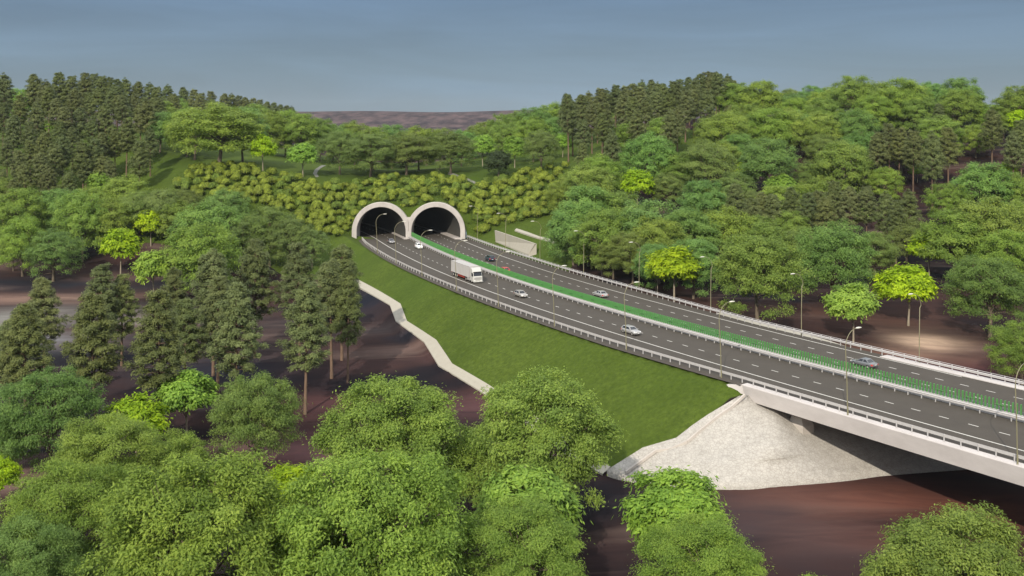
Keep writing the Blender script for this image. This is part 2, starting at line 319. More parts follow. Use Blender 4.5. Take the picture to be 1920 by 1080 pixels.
# non-uniform grid, fine near the road; one row pair at the portal plane makes the head wall
def axis1d(lo, hi, fine):
    a = [fine[0]]; st = fine[2]
    while a[-1] < fine[1]: a.append(a[-1] + fine[2])
    b_ = [fine[0]]; st = fine[2]
    while b_[-1] > lo: st *= 1.13; b_.append(b_[-1] - min(st, 60))
    st = fine[2]
    while a[-1] < hi: st *= 1.13; a.append(a[-1] + min(st, 60))
    return np.array(b_[::-1][:-1] + a)
gx = axis1d(-3500, 3500, (-150, 170, 1.5)); gy = axis1d(-600, 3600, (90, 345, 1.5))
gy = np.sort(np.concatenate([gy[np.abs(gy - 301.5) > .8], [301.4, 301.6]]))
gx = np.unique(np.round(np.concatenate([gx[(gx < -50) | (gx > -12)], np.linspace(-49.5, -12.3, 63)]), 3))
GX, GY = np.meshgrid(gx, gy); GZ = height(GX.ravel(), GY.ravel(), 301.5).reshape(GX.shape)
_rn = np.random.RandomState(5)
AC = [(-38.75, 'near'), (-22.55, 'far')]; ARO, ARI, AZC = 8.72, 7.25, 2.15        # portal arches
def arch_out(x):
    z = -9
    for c, _ in AC:
        dx = abs(x - c)
        if dx < ARO: z = max(z, AZC + math.sqrt(ARO * ARO - dx * dx))
    return z
verts = np.stack([GX.ravel(), GY.ravel(), GZ.ravel()], 1); ny, nx = GX.shape
jw = int(np.where(np.abs(gy - 301.4) < 1e-6)[0][0]); faces = []; extra = []
vl = verts.tolist()
for j in range(ny - 1):
    for i in range(nx - 1):
        q = (j * nx + i, j * nx + i + 1, (j + 1) * nx + i + 1, (j + 1) * nx + i)
        if j == jw:
            za, zb = arch_out(gx[i]), arch_out(gx[i + 1])
            if za > -5 or zb > -5:
                za = za if za > -5 else AZC; zb = zb if zb > -5 else AZC
                k = len(vl); vl.append([gx[i], 301.4, za - .5]); vl.append([gx[i + 1], 301.4, zb - .5])
                top0, top1 = (j + 1) * nx + i, (j + 1) * nx + i + 1
                vl[top0][2] = max(vl[top0][2], za + .15); vl[top1][2] = max(vl[top1][2], zb + .15)
                faces.append((k, k + 1, top1, top0)); continue
        if j > jw and gy[j] < 430 and False: continue
        faces.append(q)
me = bpy.data.meshes.new('terrain'); me.from_pydata(vl, [], faces); me.materials.append(M['ground'])
me.polygons.foreach_set('use_smooth', [True] * len(faces))
# fast ray test against the height function
_hx = np.arange(-330, 331, 1.5); _hy = np.arange(40, 700, 1.5); _HH = height(*[a.ravel() for a in np.meshgrid(_hx, _hy)], 301.5).reshape(len(_hy), len(_hx))
def hq(x, y):
    i = (x + 330) / 1.5; j = (y - 40) / 1.5; i = min(max(i, 0), len(_hx) - 1.001); j = min(max(j, 0), len(_hy) - 1.001); a, b_ = int(i), int(j); u, v = i - a, j - b_
    return float((_HH[b_, a] * (1 - u) + _HH[b_, a + 1] * u) * (1 - v) + (_HH[b_ + 1, a] * (1 - u) + _HH[b_ + 1, a + 1] * u) * v)
def hit(px, py, y0=60.0):
    Y = y0
    while Y < 690:
        X = (px - 960) * Y / FPX; Z = CH - (py - YH) * Y / FPX
        if Z <= hq(X, Y): return X, Y, hq(X, Y)
        Y += .4
    return X, Y, hq(X, Y)
def top_place(px, ytop, Hm, y0=50.0):
    """stand a tree of height Hm so that its top shows at (px, ytop)"""
    Y = y0; best = None
    while Y < 680:
        X = (px - 960) * Y / FPX; g = CH - (ytop - YH) * Y / FPX - hq(X, Y) - Hm
        if g <= 0: return X, Y, hq(X, Y)
        if best is None or g < best[0]: best = (g, X, Y)
        Y += .5
    return best[1], best[2], hq(best[1], best[2])
# grass regions, painted as an attribute
ditch_in = [(668,524),(751,572),(763,604),(818,640),(848,685),(912,722),(985,770),(1090,850),(1145,880)]
ditch_out = [(655,529),(731,574),(742,604),(795,643),(822,688),(900,735),(970,785),(1080,868),(1130,893)]
mid = [((a[0] + b_[0]) / 2, (a[1] + b_[1]) / 2) for a, b_ in zip(ditch_in, ditch_out)]
G1 = [hit(*p)[:2] for p in mid] + [hit(1200, 845)[:2], hit(1268, 838)[:2], hit(1392, 742)[:2]]
G1 = np.array(G1 + [tuple(EDGE_L[k] + (EDGE_R[k] - EDGE_L[k]) * .2) for k in range(len(EDGE_L) - 1, 0, -8)] + [(-42, 302), (-80, 300), (-58, 262)])
G2 = np.array([(-230, 330), (-110, 296), (-60, 292), (-44, 296), (-12, 299), (-4, 285), (2, 262), hit(1000, 500)[:2], hit(1055, 512)[:2], hit(1078, 490)[:2], (26, 275), (30, 300), (60, 340), (80, 380), (60, 520), (-20, 600), (-140, 560), (-230, 450)])
VX = np.array([v[0] for v in vl]); VY = np.array([v[1] for v in vl])
def soft(poly): d = seg_dist(VX, VY, poly); return np.clip(.5 + np.where(in_poly(VX, VY, poly), d, -d) / 3.0, 0, 1)
gr = np.maximum(soft(G1), soft(G2))
# strip of grass between far guardrail and soil
_q = np.arange(S_PORT - 1, S_AB - 4, 3.0); G3 = np.array([axis(q, roffR(q) - .5)[:2] for q in _q] + [axis(q, roffR(q) + 2.6)[:2] for q in _q[::-1]]); gr = np.maximum(gr, soft(G3))
at = me.attributes.new('grass', 'FLOAT', 'POINT'); at.data.foreach_set('value', gr.astype(np.float32))
at = me.attributes.new('far', 'FLOAT', 'POINT'); at.data.foreach_set('value', ss(700, 1000, VY).astype(np.float32))
# coloured soil patches (stains, and tree shade painted into some dark ones): (px, py, radius x, radius y in m, colour, weight)
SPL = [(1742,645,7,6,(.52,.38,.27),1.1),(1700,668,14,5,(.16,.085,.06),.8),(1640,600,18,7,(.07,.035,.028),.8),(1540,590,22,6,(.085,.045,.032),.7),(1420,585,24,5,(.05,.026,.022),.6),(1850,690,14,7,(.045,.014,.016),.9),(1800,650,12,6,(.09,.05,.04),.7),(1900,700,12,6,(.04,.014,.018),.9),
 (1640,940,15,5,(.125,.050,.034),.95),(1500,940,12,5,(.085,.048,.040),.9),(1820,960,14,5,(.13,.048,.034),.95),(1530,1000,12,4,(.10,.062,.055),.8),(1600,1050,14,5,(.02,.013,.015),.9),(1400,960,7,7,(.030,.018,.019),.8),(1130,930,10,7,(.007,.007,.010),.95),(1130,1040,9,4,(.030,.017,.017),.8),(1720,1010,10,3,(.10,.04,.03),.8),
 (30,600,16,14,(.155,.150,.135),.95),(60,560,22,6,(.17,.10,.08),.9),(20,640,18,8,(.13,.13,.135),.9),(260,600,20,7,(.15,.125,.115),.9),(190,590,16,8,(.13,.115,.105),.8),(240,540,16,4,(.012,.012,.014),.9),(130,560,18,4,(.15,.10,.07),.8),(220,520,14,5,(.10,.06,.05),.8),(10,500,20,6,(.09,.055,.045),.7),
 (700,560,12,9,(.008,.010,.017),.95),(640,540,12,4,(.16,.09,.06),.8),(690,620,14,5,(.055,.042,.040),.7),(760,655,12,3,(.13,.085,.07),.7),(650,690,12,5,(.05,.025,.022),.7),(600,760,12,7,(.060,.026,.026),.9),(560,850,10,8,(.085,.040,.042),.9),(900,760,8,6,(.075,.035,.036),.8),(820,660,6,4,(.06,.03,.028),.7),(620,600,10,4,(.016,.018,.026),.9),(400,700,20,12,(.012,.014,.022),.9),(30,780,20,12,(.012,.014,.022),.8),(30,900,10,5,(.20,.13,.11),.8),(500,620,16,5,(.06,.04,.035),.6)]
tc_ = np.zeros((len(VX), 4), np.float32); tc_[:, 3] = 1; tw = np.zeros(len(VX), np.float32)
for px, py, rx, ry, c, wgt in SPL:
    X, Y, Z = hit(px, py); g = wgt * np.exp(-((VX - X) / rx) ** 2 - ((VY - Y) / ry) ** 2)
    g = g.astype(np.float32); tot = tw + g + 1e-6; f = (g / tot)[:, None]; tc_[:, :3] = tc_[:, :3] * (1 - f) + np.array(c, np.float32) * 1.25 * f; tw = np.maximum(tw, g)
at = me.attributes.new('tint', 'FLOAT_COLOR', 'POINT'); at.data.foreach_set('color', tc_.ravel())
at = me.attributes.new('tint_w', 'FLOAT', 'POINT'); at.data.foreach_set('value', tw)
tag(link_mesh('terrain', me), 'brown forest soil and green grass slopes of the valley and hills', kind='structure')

# ------------------------------------------------------------------ road
def sweep(mb, s0, s1, prof, step=2.0, mi=0, closed=False, smooth=False, cap=False):
    """prof(s) -> list of (lateral offset, z)"""
    rings = []
    for q in np.append(np.arange(s0, s1, step), s1): rings.append([(*axis(q, o)[:2], z) for o, z in (prof(q) if callable(prof) else prof)])
    mb.loft(rings, mi, closed, smooth, cap)
def up(mb):  # make the open strips face up whatever the winding
    return mb
S_IN = S_PORT - 95
m = MB(); sweep(m, S_IN, S_PORT, [(-4.6, 0), (-4.4, 0), (9.4, 0), (25, 0)][1:3]); sweep(m, S_IN, S_PORT, [(10.9, 0), (24.6, 0)])
sweep(m, S_PORT, S_AB, lambda q: [(roffL(q) - 1.1, -.12), (roffL(q) - .4, 0), (10.1, 0), (roffR(q) + .5, 0), (roffR(q) + .9, -.12)])
sweep(m, S_AB, S_END, [(-4.0, 0), (23.75, 0)])
tag(m.build('road', M['asphalt']), 'dark asphalt dual carriageway curving into the tunnels', kind='structure')
m = MB(); Zp = .006
def strip(s0, s1, o, wd, step=1.0): sweep(m, s0, s1, [(o - wd / 2, Zp), (o + wd / 2, Zp)], step)
strip(S_PORT - 3, S_END, 0, .22); strip(S_IN, S_PORT - 3, 0, .22)
strip(S_IN, S_AB + 14, 23.35, .20)
q = S_IN
while q < S_END:
    strip(q, q + 1.3, 4.05, .17, .65); strip(q + 1.2, q + 2.5, 15.45, .17, .65); strip(q + .4, q + 1.7, 19.6, .17, .65); q += 3.8
tag(m.build('road_markings', M['paint']), 'white solid and dashed lane lines painted on the asphalt', kind='structure')

# guardrails
def wbeam(off, side):   # corrugated beam profile facing the road
    e = side * .05
    return [(off, .52), (off + e * 1.6, .56), (off + e * 1.6, .62), (off, .67), (off, .70), (off + e * 1.6, .75), (off + e * 1.6, .81), (off, .86), (off - side * .05, .87), (off - side * .05, .51)]
def guardrail(label, offf, side, s0, s1, top=False, pitch=2.0, zg=0.0):
    c = axis((s0 + s1) / 2, offv((s0 + s1) / 2, offf)); root = thing('guardrail', label, 'guardrail', (c[0], c[1], 0), 0, 'steel guardrails along the carriageways')
    b = MB(); sweep(b, s0, s1, lambda q: wbeam(offv(q, offf), side), 1.0, closed=True, cap=True); o = b.build('beam', M['steel'], root)
    o.location = (-c[0], -c[1], 0)
    if top:
        b = MB(); sweep(b, s0, s1, lambda q: [(offv(q, offf) - side * (.12 + .035 * math.cos(t)), 1.02 + .035 * math.sin(t)) for t in [k * math.pi / 3 for k in range(6)]], 1.0, closed=True, cap=True)
        o = b.build('top_rail', M['steel'], root); o.location = (-c[0], -c[1], 0)
    pm = MB(); ht = 1.0 if top else .84
    pm.box((-.05, -.06, -.35), (.05, .06, ht)); pm.box((-.08, -.03, .55), (.08, .03, .80))
    pme = None; qs = np.arange(s0 + .5, s1, pitch); qs = sorted(qs, key=lambda q: axis(q, offv(q, offf))[1] if axis(q, offv(q, offf))[1] > 85 else 900)
    rest = MB()
    for k, q in enumerate(qs):
        x, y, a = axis(q, offv(q, offf) - side * .12)
        if k < 100:
            if pme is None: o = pm.build('post', M['steel'], root); pme = o.data
            else: o = link_mesh('post', pme, root)
            o.location = (x - c[0], y - c[1], 0); o.rotation_euler = (0, 0, a)
        else: rest.box((-.05, -.06, -.35), (.05, .06, ht), 0, Matrix.Translation((x - c[0], y - c[1], 0)) @ Matrix.Rotation(a, 4, 'Z'))
    if rest.v: tag(rest.build('post', M['steel'], root), 'posts of the barrier that stand farthest away', kind='stuff')
    return root
guardrail('outer steel guardrail above the green embankment and white bridge edge, nearest barrier', roffL, 1, S_PORT + 1, S_AB + 95)
guardrail('steel guardrail on the near side of the green slatted median screen', 9.1, -1, S_PORT + 1, S_AB + 95)
guardrail('steel guardrail on the far side of the green slatted median screen', 11.1, 1, S_PORT + 1, S_AB + 95)
guardrail('outer steel guardrail with top rail below the forest hillside, farthest barrier of the road', roffR, -1, S_PORT - 3, S_AB + 95, top=True)
# green anti-glare screen
root = thing('median_screen', 'green anti-glare screen of upright slats standing between the median guardrails', 'screen', (*axis(S_PORT + 90, 10.1)[:2], 0)); ox, oy = root.location.x, root.location.y
b = MB(); sweep(b, S_PORT + .5, S_AB + 95, [(10.0, .0), (10.2, .0), (10.2, .72), (10.0, .72)], 2, closed=True, cap=True); o = b.build('base_rail', M['steel'], root); o.location = (-ox, -oy, 0)
b = MB(); b.box((-.04, -.14, .72), (.04, .14, 2.02)); b.box((-.12, -.16, .57), (.12, .10, .76), 1)
bme = None; rest = MB(); q = S_PORT + .7; qs = []
while q < S_AB + 95: qs.append(q); q += .5
qs2 = sorted(qs, key=lambda q: axis(q, 10.1)[1] if axis(q, 10.1)[0] / axis(q, 10.1)[1] < .52 else 900); keep = set(qs2[:100])
for k, q in enumerate(qs):
    x, y, a = axis(q, 10.1); a += R(78) * 0
    if q in keep:
        if bme is None: o = b.build('slat', [M['green'], M['steel']], root); bme = o.data
        else: o = link_mesh('slat', bme, root)
        o.location = (x - ox, y - oy, 0); o.rotation_euler = (0, 0, a)
    else: MM = Matrix.Translation((x - ox, y - oy, 0)) @ Matrix.Rotation(a, 4, 'Z'); rest.box((-.04, -.14, .72), (.04, .14, 2.02), 0, MM); rest.box((-.12, -.16, .57), (.12, .10, .76), 1, MM)
tag(rest.build('slat', [M['green'], M['steel']], root), 'slats of the screen that stand farthest away', kind='stuff')
b = MB(); b.box((-.55, -.03, 1.42), (.55, .03, 1.50)); cme = None; q = S_PORT + 1.7
while q < S_AB + 95:
    x, y, a = axis(q, 9.84)
    if cme is None: o = b.build('clamp_bar', M['green'], root); cme = o.data
    else: o = link_mesh('clamp_bar', cme, root)
    o.location = (x - ox, y - oy, 0); o.rotation_euler = (0, 0, a); q += 4.0

# ------------------------------------------------------------------ tunnel portals
root = thing('tunnel_portal', 'twin arched concrete tunnel portal set into the shrub covered slope', 'tunnel', (-30.65, 300, 0))
def arch_pts(c, r, n=28, foot=-1.2):
    p = [(c - r, foot)] + [(c - r * math.cos(t), AZC + r * math.sin(t)) for t in np.linspace(0, math.pi, n)] + [(c + r, foot)]
    return p
for ci, (c, _) in enumerate(AC):
    b = MB(); n = 30
    oi_, ii_ = arch_pts(c, ARO, n), arch_pts(c, ARI, n)
    # the two rings share the middle pillar: trim there
    def tr(p, other):
        return (min(p[0], -30.66), p[1]) if ci == 0 else (max(p[0], -30.64), p[1])
    oi_ = [tr(p, 0) for p in oi_]
    ch = .25
    r0 = [(x, -.0, z) for x, z in ii_]; r1 = [(x + (c - x) * .012, -.15, z + (AZC - z) * .012) for x, z in ii_]
    def Y_(pts, y): return [(x + 30.65, y, z) for x, z in pts]
    sc = lambda pts, k: [(c + (x - c) * k, AZC + (z - AZC) * k if z > AZC else z) for x, z in pts]
    rings = [Y_(sc(ii_, 1.0), 7), Y_(sc(ii_, 1.0), .12), Y_(sc(ii_, 1.015), 0), Y_([tr(p, 0) for p in sc(oi_, .985)], 0), Y_(oi_, .15), Y_(oi_, 3.5)]
    b.loft(rings, 0, False, False); o = b.build('arch_ring', M['portal'], root)
    # lining swept along the road inside the hill
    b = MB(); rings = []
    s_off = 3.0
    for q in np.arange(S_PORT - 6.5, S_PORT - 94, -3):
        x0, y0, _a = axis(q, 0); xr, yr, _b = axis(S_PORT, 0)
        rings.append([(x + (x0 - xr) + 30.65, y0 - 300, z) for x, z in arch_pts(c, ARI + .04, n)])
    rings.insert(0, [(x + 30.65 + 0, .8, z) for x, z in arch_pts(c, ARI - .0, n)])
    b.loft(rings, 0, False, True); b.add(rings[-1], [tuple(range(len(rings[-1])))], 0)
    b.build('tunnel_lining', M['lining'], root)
    # raised walkway along the right wall inside
    b = MB(); rings = []
    for q in np.arange(S_PORT + 1, S_PORT - 94, -3):
        x0, y0, _a = axis(q, 0); xr, yr, _b = axis(S_PORT, 0); xx = c + ARI + (x0 - xr) + 30.65
        wdt = 1.9 if ci else .7
        rings.append([(xx - wdt, y0 - 300, -.1), (xx - wdt, y0 - 300, .35), (xx + .3, y0 - 300, .35), (xx + .3, y0 - 300, -.1)])
    b.loft(rings, 0, True, False, True); b.build('walkway', M['portal'], root)
b = MB(); b.loft([[(-8.1 - ARO - .12, -.9, -1.6), (-8.1 - ARI + .3, -.9, -1.6), (-8.1 - ARI + .3, -.9, -.15), (-8.1 - ARO - .12, -.9, -.9)], [(-8.1 - ARO - .12, 3, -1.6), (-8.1 - ARI + .3, 3, -1.6), (-8.1 - ARI + .3, 3, .05), (-8.1 - ARO - .12, 3, -.5)]], 0, True, False, True)
b.build('footing', M['portal'], root)
b = MB(); b.box((-.62, -.05, -.2), (.62, 7, AZC)); b.box((-1.2, .25, 4.0), (1.2, 3.4, 6.35)); 
b.build('pillar', M['portal'], root)

# ------------------------------------------------------------------ bridge
xa, ya, aa = axis(S_AB, 0)
root = thing('bridge', 'white concrete viaduct deck springing from the stone paved abutment slope', 'bridge', (xa, ya, 0))
b = MB()
def deckp(q):
    k = min(1, max(0, (q - S_AB) / 6.0)); return [(-4.95, -.02), (-4.0, .02), (-4.0, -.35), (23.75, -.35), (23.75, .10), (25.6, .10), (25.6, -.5), (24.6, -2.0), (19, -2.15), (1.5, -2.15), (-4.55, -2.15), (-5.0, -.12)]
sweep(b, S_AB, S_END, deckp, 2, closed=True, cap=True); o = b.build('deck', M['deck'], root); o.location = (-xa, -ya, 0)
b = MB(); e = axis(S_AB, -5.0); f_ = axis(S_AB - 1.9, -6.0); g = axis(S_AB - .4, -4.3); g2 = axis(S_AB - .2, -5.15)
w1 = [(e[0], e[1], -.02), (f_[0], f_[1], -.35), (g2[0], g2[1], -2.2), (g[0] * .0 + axis(S_AB + .3, -4.35)[0], axis(S_AB + .3, -4.35)[1], -2.15)]
w2 = [(p[0] + .45, p[1] + .4, p[2]) for p in w1]; b.add(w1 + w2, [(0, 1, 2, 3), (7, 6, 5, 4), (0, 4, 5, 1), (1, 5, 6, 2), (2, 6, 7, 3), (3, 7, 4, 0)])
o = b.build('wing_wall', M['deck'], root); o.location = (-xa, -ya, 0)
# abutment wall under the deck, and bearing plinths
b = MB(); q0 = S_AB + 3.2
c0 = axis(q0, -3.3); c1 = axis(q0 + 0, 24.0)
rg = []
for off in (-3.3, 24.0):
    a1 = axis(q0 - 2.2, off); a2 = axis(q0, off); rg.append([(a1[0], a1[1], -5.5), (a2[0], a2[1], -5.5), (a2[0], a2[1], -2.2), (a1[0], a1[1], -2.2)])
b.loft(rg, 0, True, False, True); o = b.build('abutment_wall', M['concrete'], root); o.location = (-xa, -ya, 0)
def plinth(off):
    b = MB(); rg = []
    for z, s_ in ((-7.5, 1.7), (-4.3, 1.7), (-3.55, 1.25), (-3.3, 1.25)):
        rg.append([(*axis(S_AB + 6.6 + u * s_ * .75, off + v * s_ * .62)[:2], z) for u, v in ((-1, -1), (1, -1), (1, 1), (-1, 1))])
    b.loft(rg, 0, True, False, True); o = b.build('bearing_plinth', M['concrete'], root); o.location = (-xa, -ya, 0)
    b = MB(); x, y, a = axis(S_AB + 6.6, off); MM = Matrix.Translation((x, y, 0)) @ Matrix.Rotation(a, 4, 'Z')
    b.box((-.55, -.5, -3.3), (.55, .5, -3.1), 0, MM); b.tube([MM @ Vector((0, 0, -3.1)), MM @ Vector((0, 0, -2.3))], .36, 12); b.box((-.6, -.55, -2.36), (.6, .55, -2.1), 0, MM)
    o = b.build('bearing', M['wallc'], root); o.location = (-xa, -ya, 0)
plinth(-1.0); plinth(9.5); plinth(20)
for q in (S_AB + 78, S_AB + 128, S_AB + 178):
    b = MB()
    for off in (2, 17.5):
        x, y, a = axis(q, off); b.tube([(x, y, -24), (x, y, -3.4)], 1.3, 16)
    rg = [[(*axis(q + u, off)[:2], z) for u, z in ((-1.3, -3.5), (1.3, -3.5), (1.3, -2.1), (-1.3, -2.1))] for off in (-1, 20.5)]
    b.loft(rg, 0, True, False, True); o = b.build('pier', M['concrete'], root); o.location = (-xa, -ya, 0)

# stone paved cone round the abutment
def P3(px, py, z): return Vector(P(px, py, z))
cols = [[P3(1386,742,-1.2), P3(1268,833,-6.9), P3(1205,839,-7.2), P3(1138,881,-9.9)],
        [P3(1396,741,-1.2), P3(1288,840,-6.9), P3(1230,845,-7.25), P3(1165,892,-9.9)],
        [P3(1418,742,-1.5), P3(1330,853,-6.8), P3(1290,858,-7.1), P3(1235,906,-9.6)],
        [P3(1438,748,-1.9), P3(1400,860,-6.5), P3(1375,864,-6.8), P3(1370,914,-8.9)],
        [P3(1456,762,-2.5), P3(1470,858,-6.3), P3(1462,861,-6.5), P3(1500,906,-8.9)]]
def fr(off, ds, z): x, y, a = axis(S_AB + ds, off); return Vector((x, y, z))
for off, d0 in ((1, 0), (5, 1), (10, 2), (16, 4), (22, 6)):
    tw_ = {1: P3(1590,897,-8.9), 5: P3(1650,890,-9.0), 10: P3(1730,883,-9.2), 16: P3(1810,876,-9.3), 22: P3(1880,868,-9.4)}[off]
    tp = fr(off, 3.0, -3.0); b1 = tp.lerp(tw_, .62); b1.z = -6.6; b2 = tp.lerp(tw_, .66); b2.z = -6.8; cols.append([tp, b1, b2, tw_])
last = cols[-1]; B_ = fr(25.5, -1, -1.2)
cols.append([fr(26, -1, -1.2), fr(33, 5, -6.4), fr(33.6, 5.5, -6.6), fr(38, 9, -9.4)])
cols.append([fr(26.5, -4, -1.2), fr(36, -3, -6.4), fr(36.8, -3, -6.6), fr(40, -2, -9.0)])
def cr_(a, b_, c, d, t): return .5 * ((2 * b_) + (c - a) * t + (2 * a - 5 * b_ + 4 * c - d) * t * t + (3 * b_ - a - 3 * c + d) * t ** 3)
fine = []
for i in range(len(cols) - 1):
    for t in np.arange(0, 1, .125):
        A = cols[max(i - 1, 0)]; B = cols[i]; C_ = cols[i + 1]; D = cols[min(i + 2, len(cols) - 1)]
        fine.append([cr_(A[k], B[k], C_[k], D[k], t) for k in range(4)])
fine.append(cols[-1])
rings = []
for c in fine:
    r = []
    for k in range(3):
        for t in ((0, .25, .5, .75) if k != 1 else (0,)): r.append(c[k].lerp(c[k + 1], t))
    for k_, p in enumerate(r):
        wt = max(0, 1 - k_ / 7.0); zz = hq(p.x, p.y) + .32; p.z = max(p.z, p.z * (1 - min(1, wt * 2)) + zz * min(1, wt * 2))
    r.append(c[3]); r.append(c[3] + Vector((0, 0, -1.2))); r.insert(0, c[0] + Vector((.6, .6, -1.5))); rings.append(r)
b = MB(); b.loft(rings, 0, False, True)
root = thing('stone_revetment', 'pale stone paved cone slope wrapping the bridge abutment above the brown soil', 'slope paving', (0, 0, 0)); b.build('stone_paving', M['stone'], root)
b = MB()                                           # raised concrete edging along the grass
ed = [c for c in (P3(1389,742.5,-1.05), P3(1274,835.5,-6.8), P3(1211,841,-7.1), P3(1148,884,-9.8))]
ed2 = [c for c in (P3(1396,741,-1.05), P3(1288,840,-6.8), P3(1230,845,-7.15), P3(1165,892,-9.8))]
ed2 = [Vector((c.x, c.y, max(c.z, hq(c.x, c.y) + .40))) for A_, B_2 in zip(ed2[:-1], ed2[1:]) for c in [A_.lerp(B_2, t) for t in (0, .125, .25, .375, .5, .625, .75, .875)]]
for A, B in zip(ed2[:-1], ed2[1:]):
    d = (B - A).normalized(); n_ = Vector((0, 0, 1)).cross(d).normalized() * .14; U = Vector((0, 0, .2))
    b.loft([[A - n_ - U, A + n_ - U, A + n_ + U * .9, A - n_ + U * .9], [B - n_ - U, B + n_ - U, B + n_ + U * .9, B - n_ + U * .9]], 0, True, False, True)
b.build('edging', M['concrete'], root)

# ------------------------------------------------------------------ drainage channels and retaining wall
def ribbon(name, label, pin, pout, zoff=.18, depth=.3, cat='drain', group=None, matn='wallc', rim=.22):
    A = [Vector(hit(*p)) for p in pin]; B = [Vector(hit(*p)) for p in pout]; A2 = []; B2 = []
    for i in range(len(A) - 1):
        for t in np.linspace(0, 1, 6)[:-1]:
            a = A[i].lerp(A[i + 1], t); c = B[i].lerp(B[i + 1], t); A2.append(a); B2.append(c)
    A2.append(A[-1]); B2.append(B[-1])
    for l_ in (A2, B2):
        for p in l_: p.z = max(p.z, hq(p.x, p.y)) + zoff
    b = MB(); rings = []
    for a, c in zip(A2, B2):
        D = Vector((0, 0, -.9)); l = lambda t, dz=0: a.lerp(c, t) + Vector((0, 0, dz))
        rings.append([a + D, a, l(rim), l(rim + .08, -depth), l(1 - rim - .08, -depth), l(1 - rim), c, c + D])
    b.loft(rings, 0, False, False); o = b.build(name, M[matn]); return tag(o, label, cat, group)
# main embankment drain: two stepped lanes with a raised slab
ribbon('drainage_channel', 'zigzag pale concrete drainage channel at the foot of the green embankment', ditch_in, ditch_out, .22, .10, group='concrete drainage channels', rim=.60)
ribbon('drainage_channel', 'short pale concrete channel on the grass behind the slanted retaining wall', [(968,431),(990,438),(1012,446),(1043,456)], [(965,434),(986,441),(1009,449),(1040,459)], .35, .02, group='concrete drainage channels')
ribbon('drainage_channel', 'small grey curved channel on the lawn above the shrubs, left of the brown trees', [(592,333),(587,326),(590,319),(597,314),(608,310)], [(598,332),(594,326),(597,320),(603,315),(612,311)], .1, .05, matn='pathgrey', group='concrete drainage channels')
ribbon('drainage_channel', 'thin grey channel running down the lawn beside the small round dark tree', [(842,323),(862,330),(885,339),(901,346)], [(839,327),(860,333),(883,342),(899,349)], .1, .05, matn='pathgrey', group='concrete drainage channels')
def edge_channel(s0, s1, o0, o1, z0, z1, lab):
    b = MB(); rings = []
    for q in np.append(np.arange(s0, s1, 2), s1):
        k = (q - s0) / (s1 - s0); oo = roffR(q); w_ = np.interp(k, [0, .55, .8, 1], [o1 * .8, o1, o1 * .7, .25])
        rings.append([(*axis(q, oo + o0)[:2], z0 - .8), (*axis(q, oo + o0)[:2], z0), (*axis(q, oo + o0 + w_)[:2], z0 + .05), (*axis(q, oo + o0 + w_)[:2], z0 - 1.6)])
    b.loft(rings, 0, False); return tag(b.build('drainage_channel', M['wallc']), lab, 'drain', 'concrete drainage channels')
edge_channel(station(1330, roffR), station(1590, roffR), 1.0, 2.3, -.35, -.3, 'pale concrete slab channel behind the far guardrail before the bridge begins')
# retaining wall
b = MB(); fb = [P3(929,452,1.0), P3(991,477,.7)]; ft = [P3(927.5,432,4.0), P3(1003,457,3.6)]
bk = [Vector((fb[0].x + 2.2, fb[0].y + 5.0, .5)), Vector((fb[1].x + 4.2, fb[1].y + 3.0, .5))]
d = (ft[1] - ft[0]).normalized(); nn = Vector((-d.y, d.x, 0)) * .45
if nn.y < 0: nn = -nn
b.loft([[fb[0] - Vector((0, 0, 1.5)), fb[0], ft[0], ft[0] + nn, ft[0] + nn - Vector((0, 0, 4.5))], [fb[1] - Vector((0, 0, 1.5)), fb[1], ft[1], ft[1] + nn, ft[1] + nn - Vector((0, 0, 4.5))]], 0, True, False, True)
tag(b.build('retaining_wall', M['wallc']), 'pale concrete retaining wall slanting beside the road to the right of the tunnels', 'wall')

# ------------------------------------------------------------------ street lamps
def make_lamp(side):
    root = thing('street_lamp', '', 'street lamp', group='street lamps along the motorway')
    b = MB(); lean = -.42 * 1.0
    pts = [(0, 0, -.3), (lean * .35, 0, 4), (lean, 0, 8.1)]
    pts += [(lean + 2.0 * (1 - math.cos(t)), 0, 8.1 + 2.2 * math.sin(t)) for t in np.linspace(.15, 1.45, 8)]; e = pts[-1]; pts.append((e[0] + .35, 0, e[2] + .02))
    if side < 0: pts = [(x * 1.0 if i > 2 else x * .0 + (0 if i < 3 else x), y, z) for i, (x, y, z) in enumerate(pts)]; pts[1] = (0, 0, 4); pts[2] = (-.1, 0, 8.1)
    b.tube(pts, [.075, .065, .055] + [.042] * 9, 8); b.tube([(0, 0, -.3), (0, 0, .9)], .10, 8)
    b.build('pole', M['pole'], root); h = MB(); x, _, z = pts[-1]
    rg = [[(x + u, v * wd, z + dz * q_) for v, q_ in ((-1, 0), (-.6, 1), (.6, 1), (1, 0), (.6, -.6), (-.6, -.6))] for u, wd, dz in ((-.15, .07, .06), (.1, .16, .10), (.5, .17, .10), (.8, .10, .05))]
    h.loft(rg, 0, True, True, True); h.build('lamp_head', M['head'], root); return root
lampL = make_lamp(1); lampR = make_lamp(-1); nl = 0
near_x = [708, 743, 791, 855.5, 934.5, 1039, 1175, 1353, 1588.8, 1909]
desc = ['in front of the near tunnel mouth, farthest of the near side row', 'standing before the pillar between the two tunnel mouths', 'whose head hangs over the white car near the tunnels', 'standing just behind the tail of the truck', 'beside the gap between the truck and the silver hatchback',
        'just ahead of the silver hatchback that follows the truck', 'in front of the silver estate car', 'standing over the last of the grass just before the bridge begins', 'first on the bridge deck, in front of the grey car', 'cut by the right edge of the frame, nearest of all']
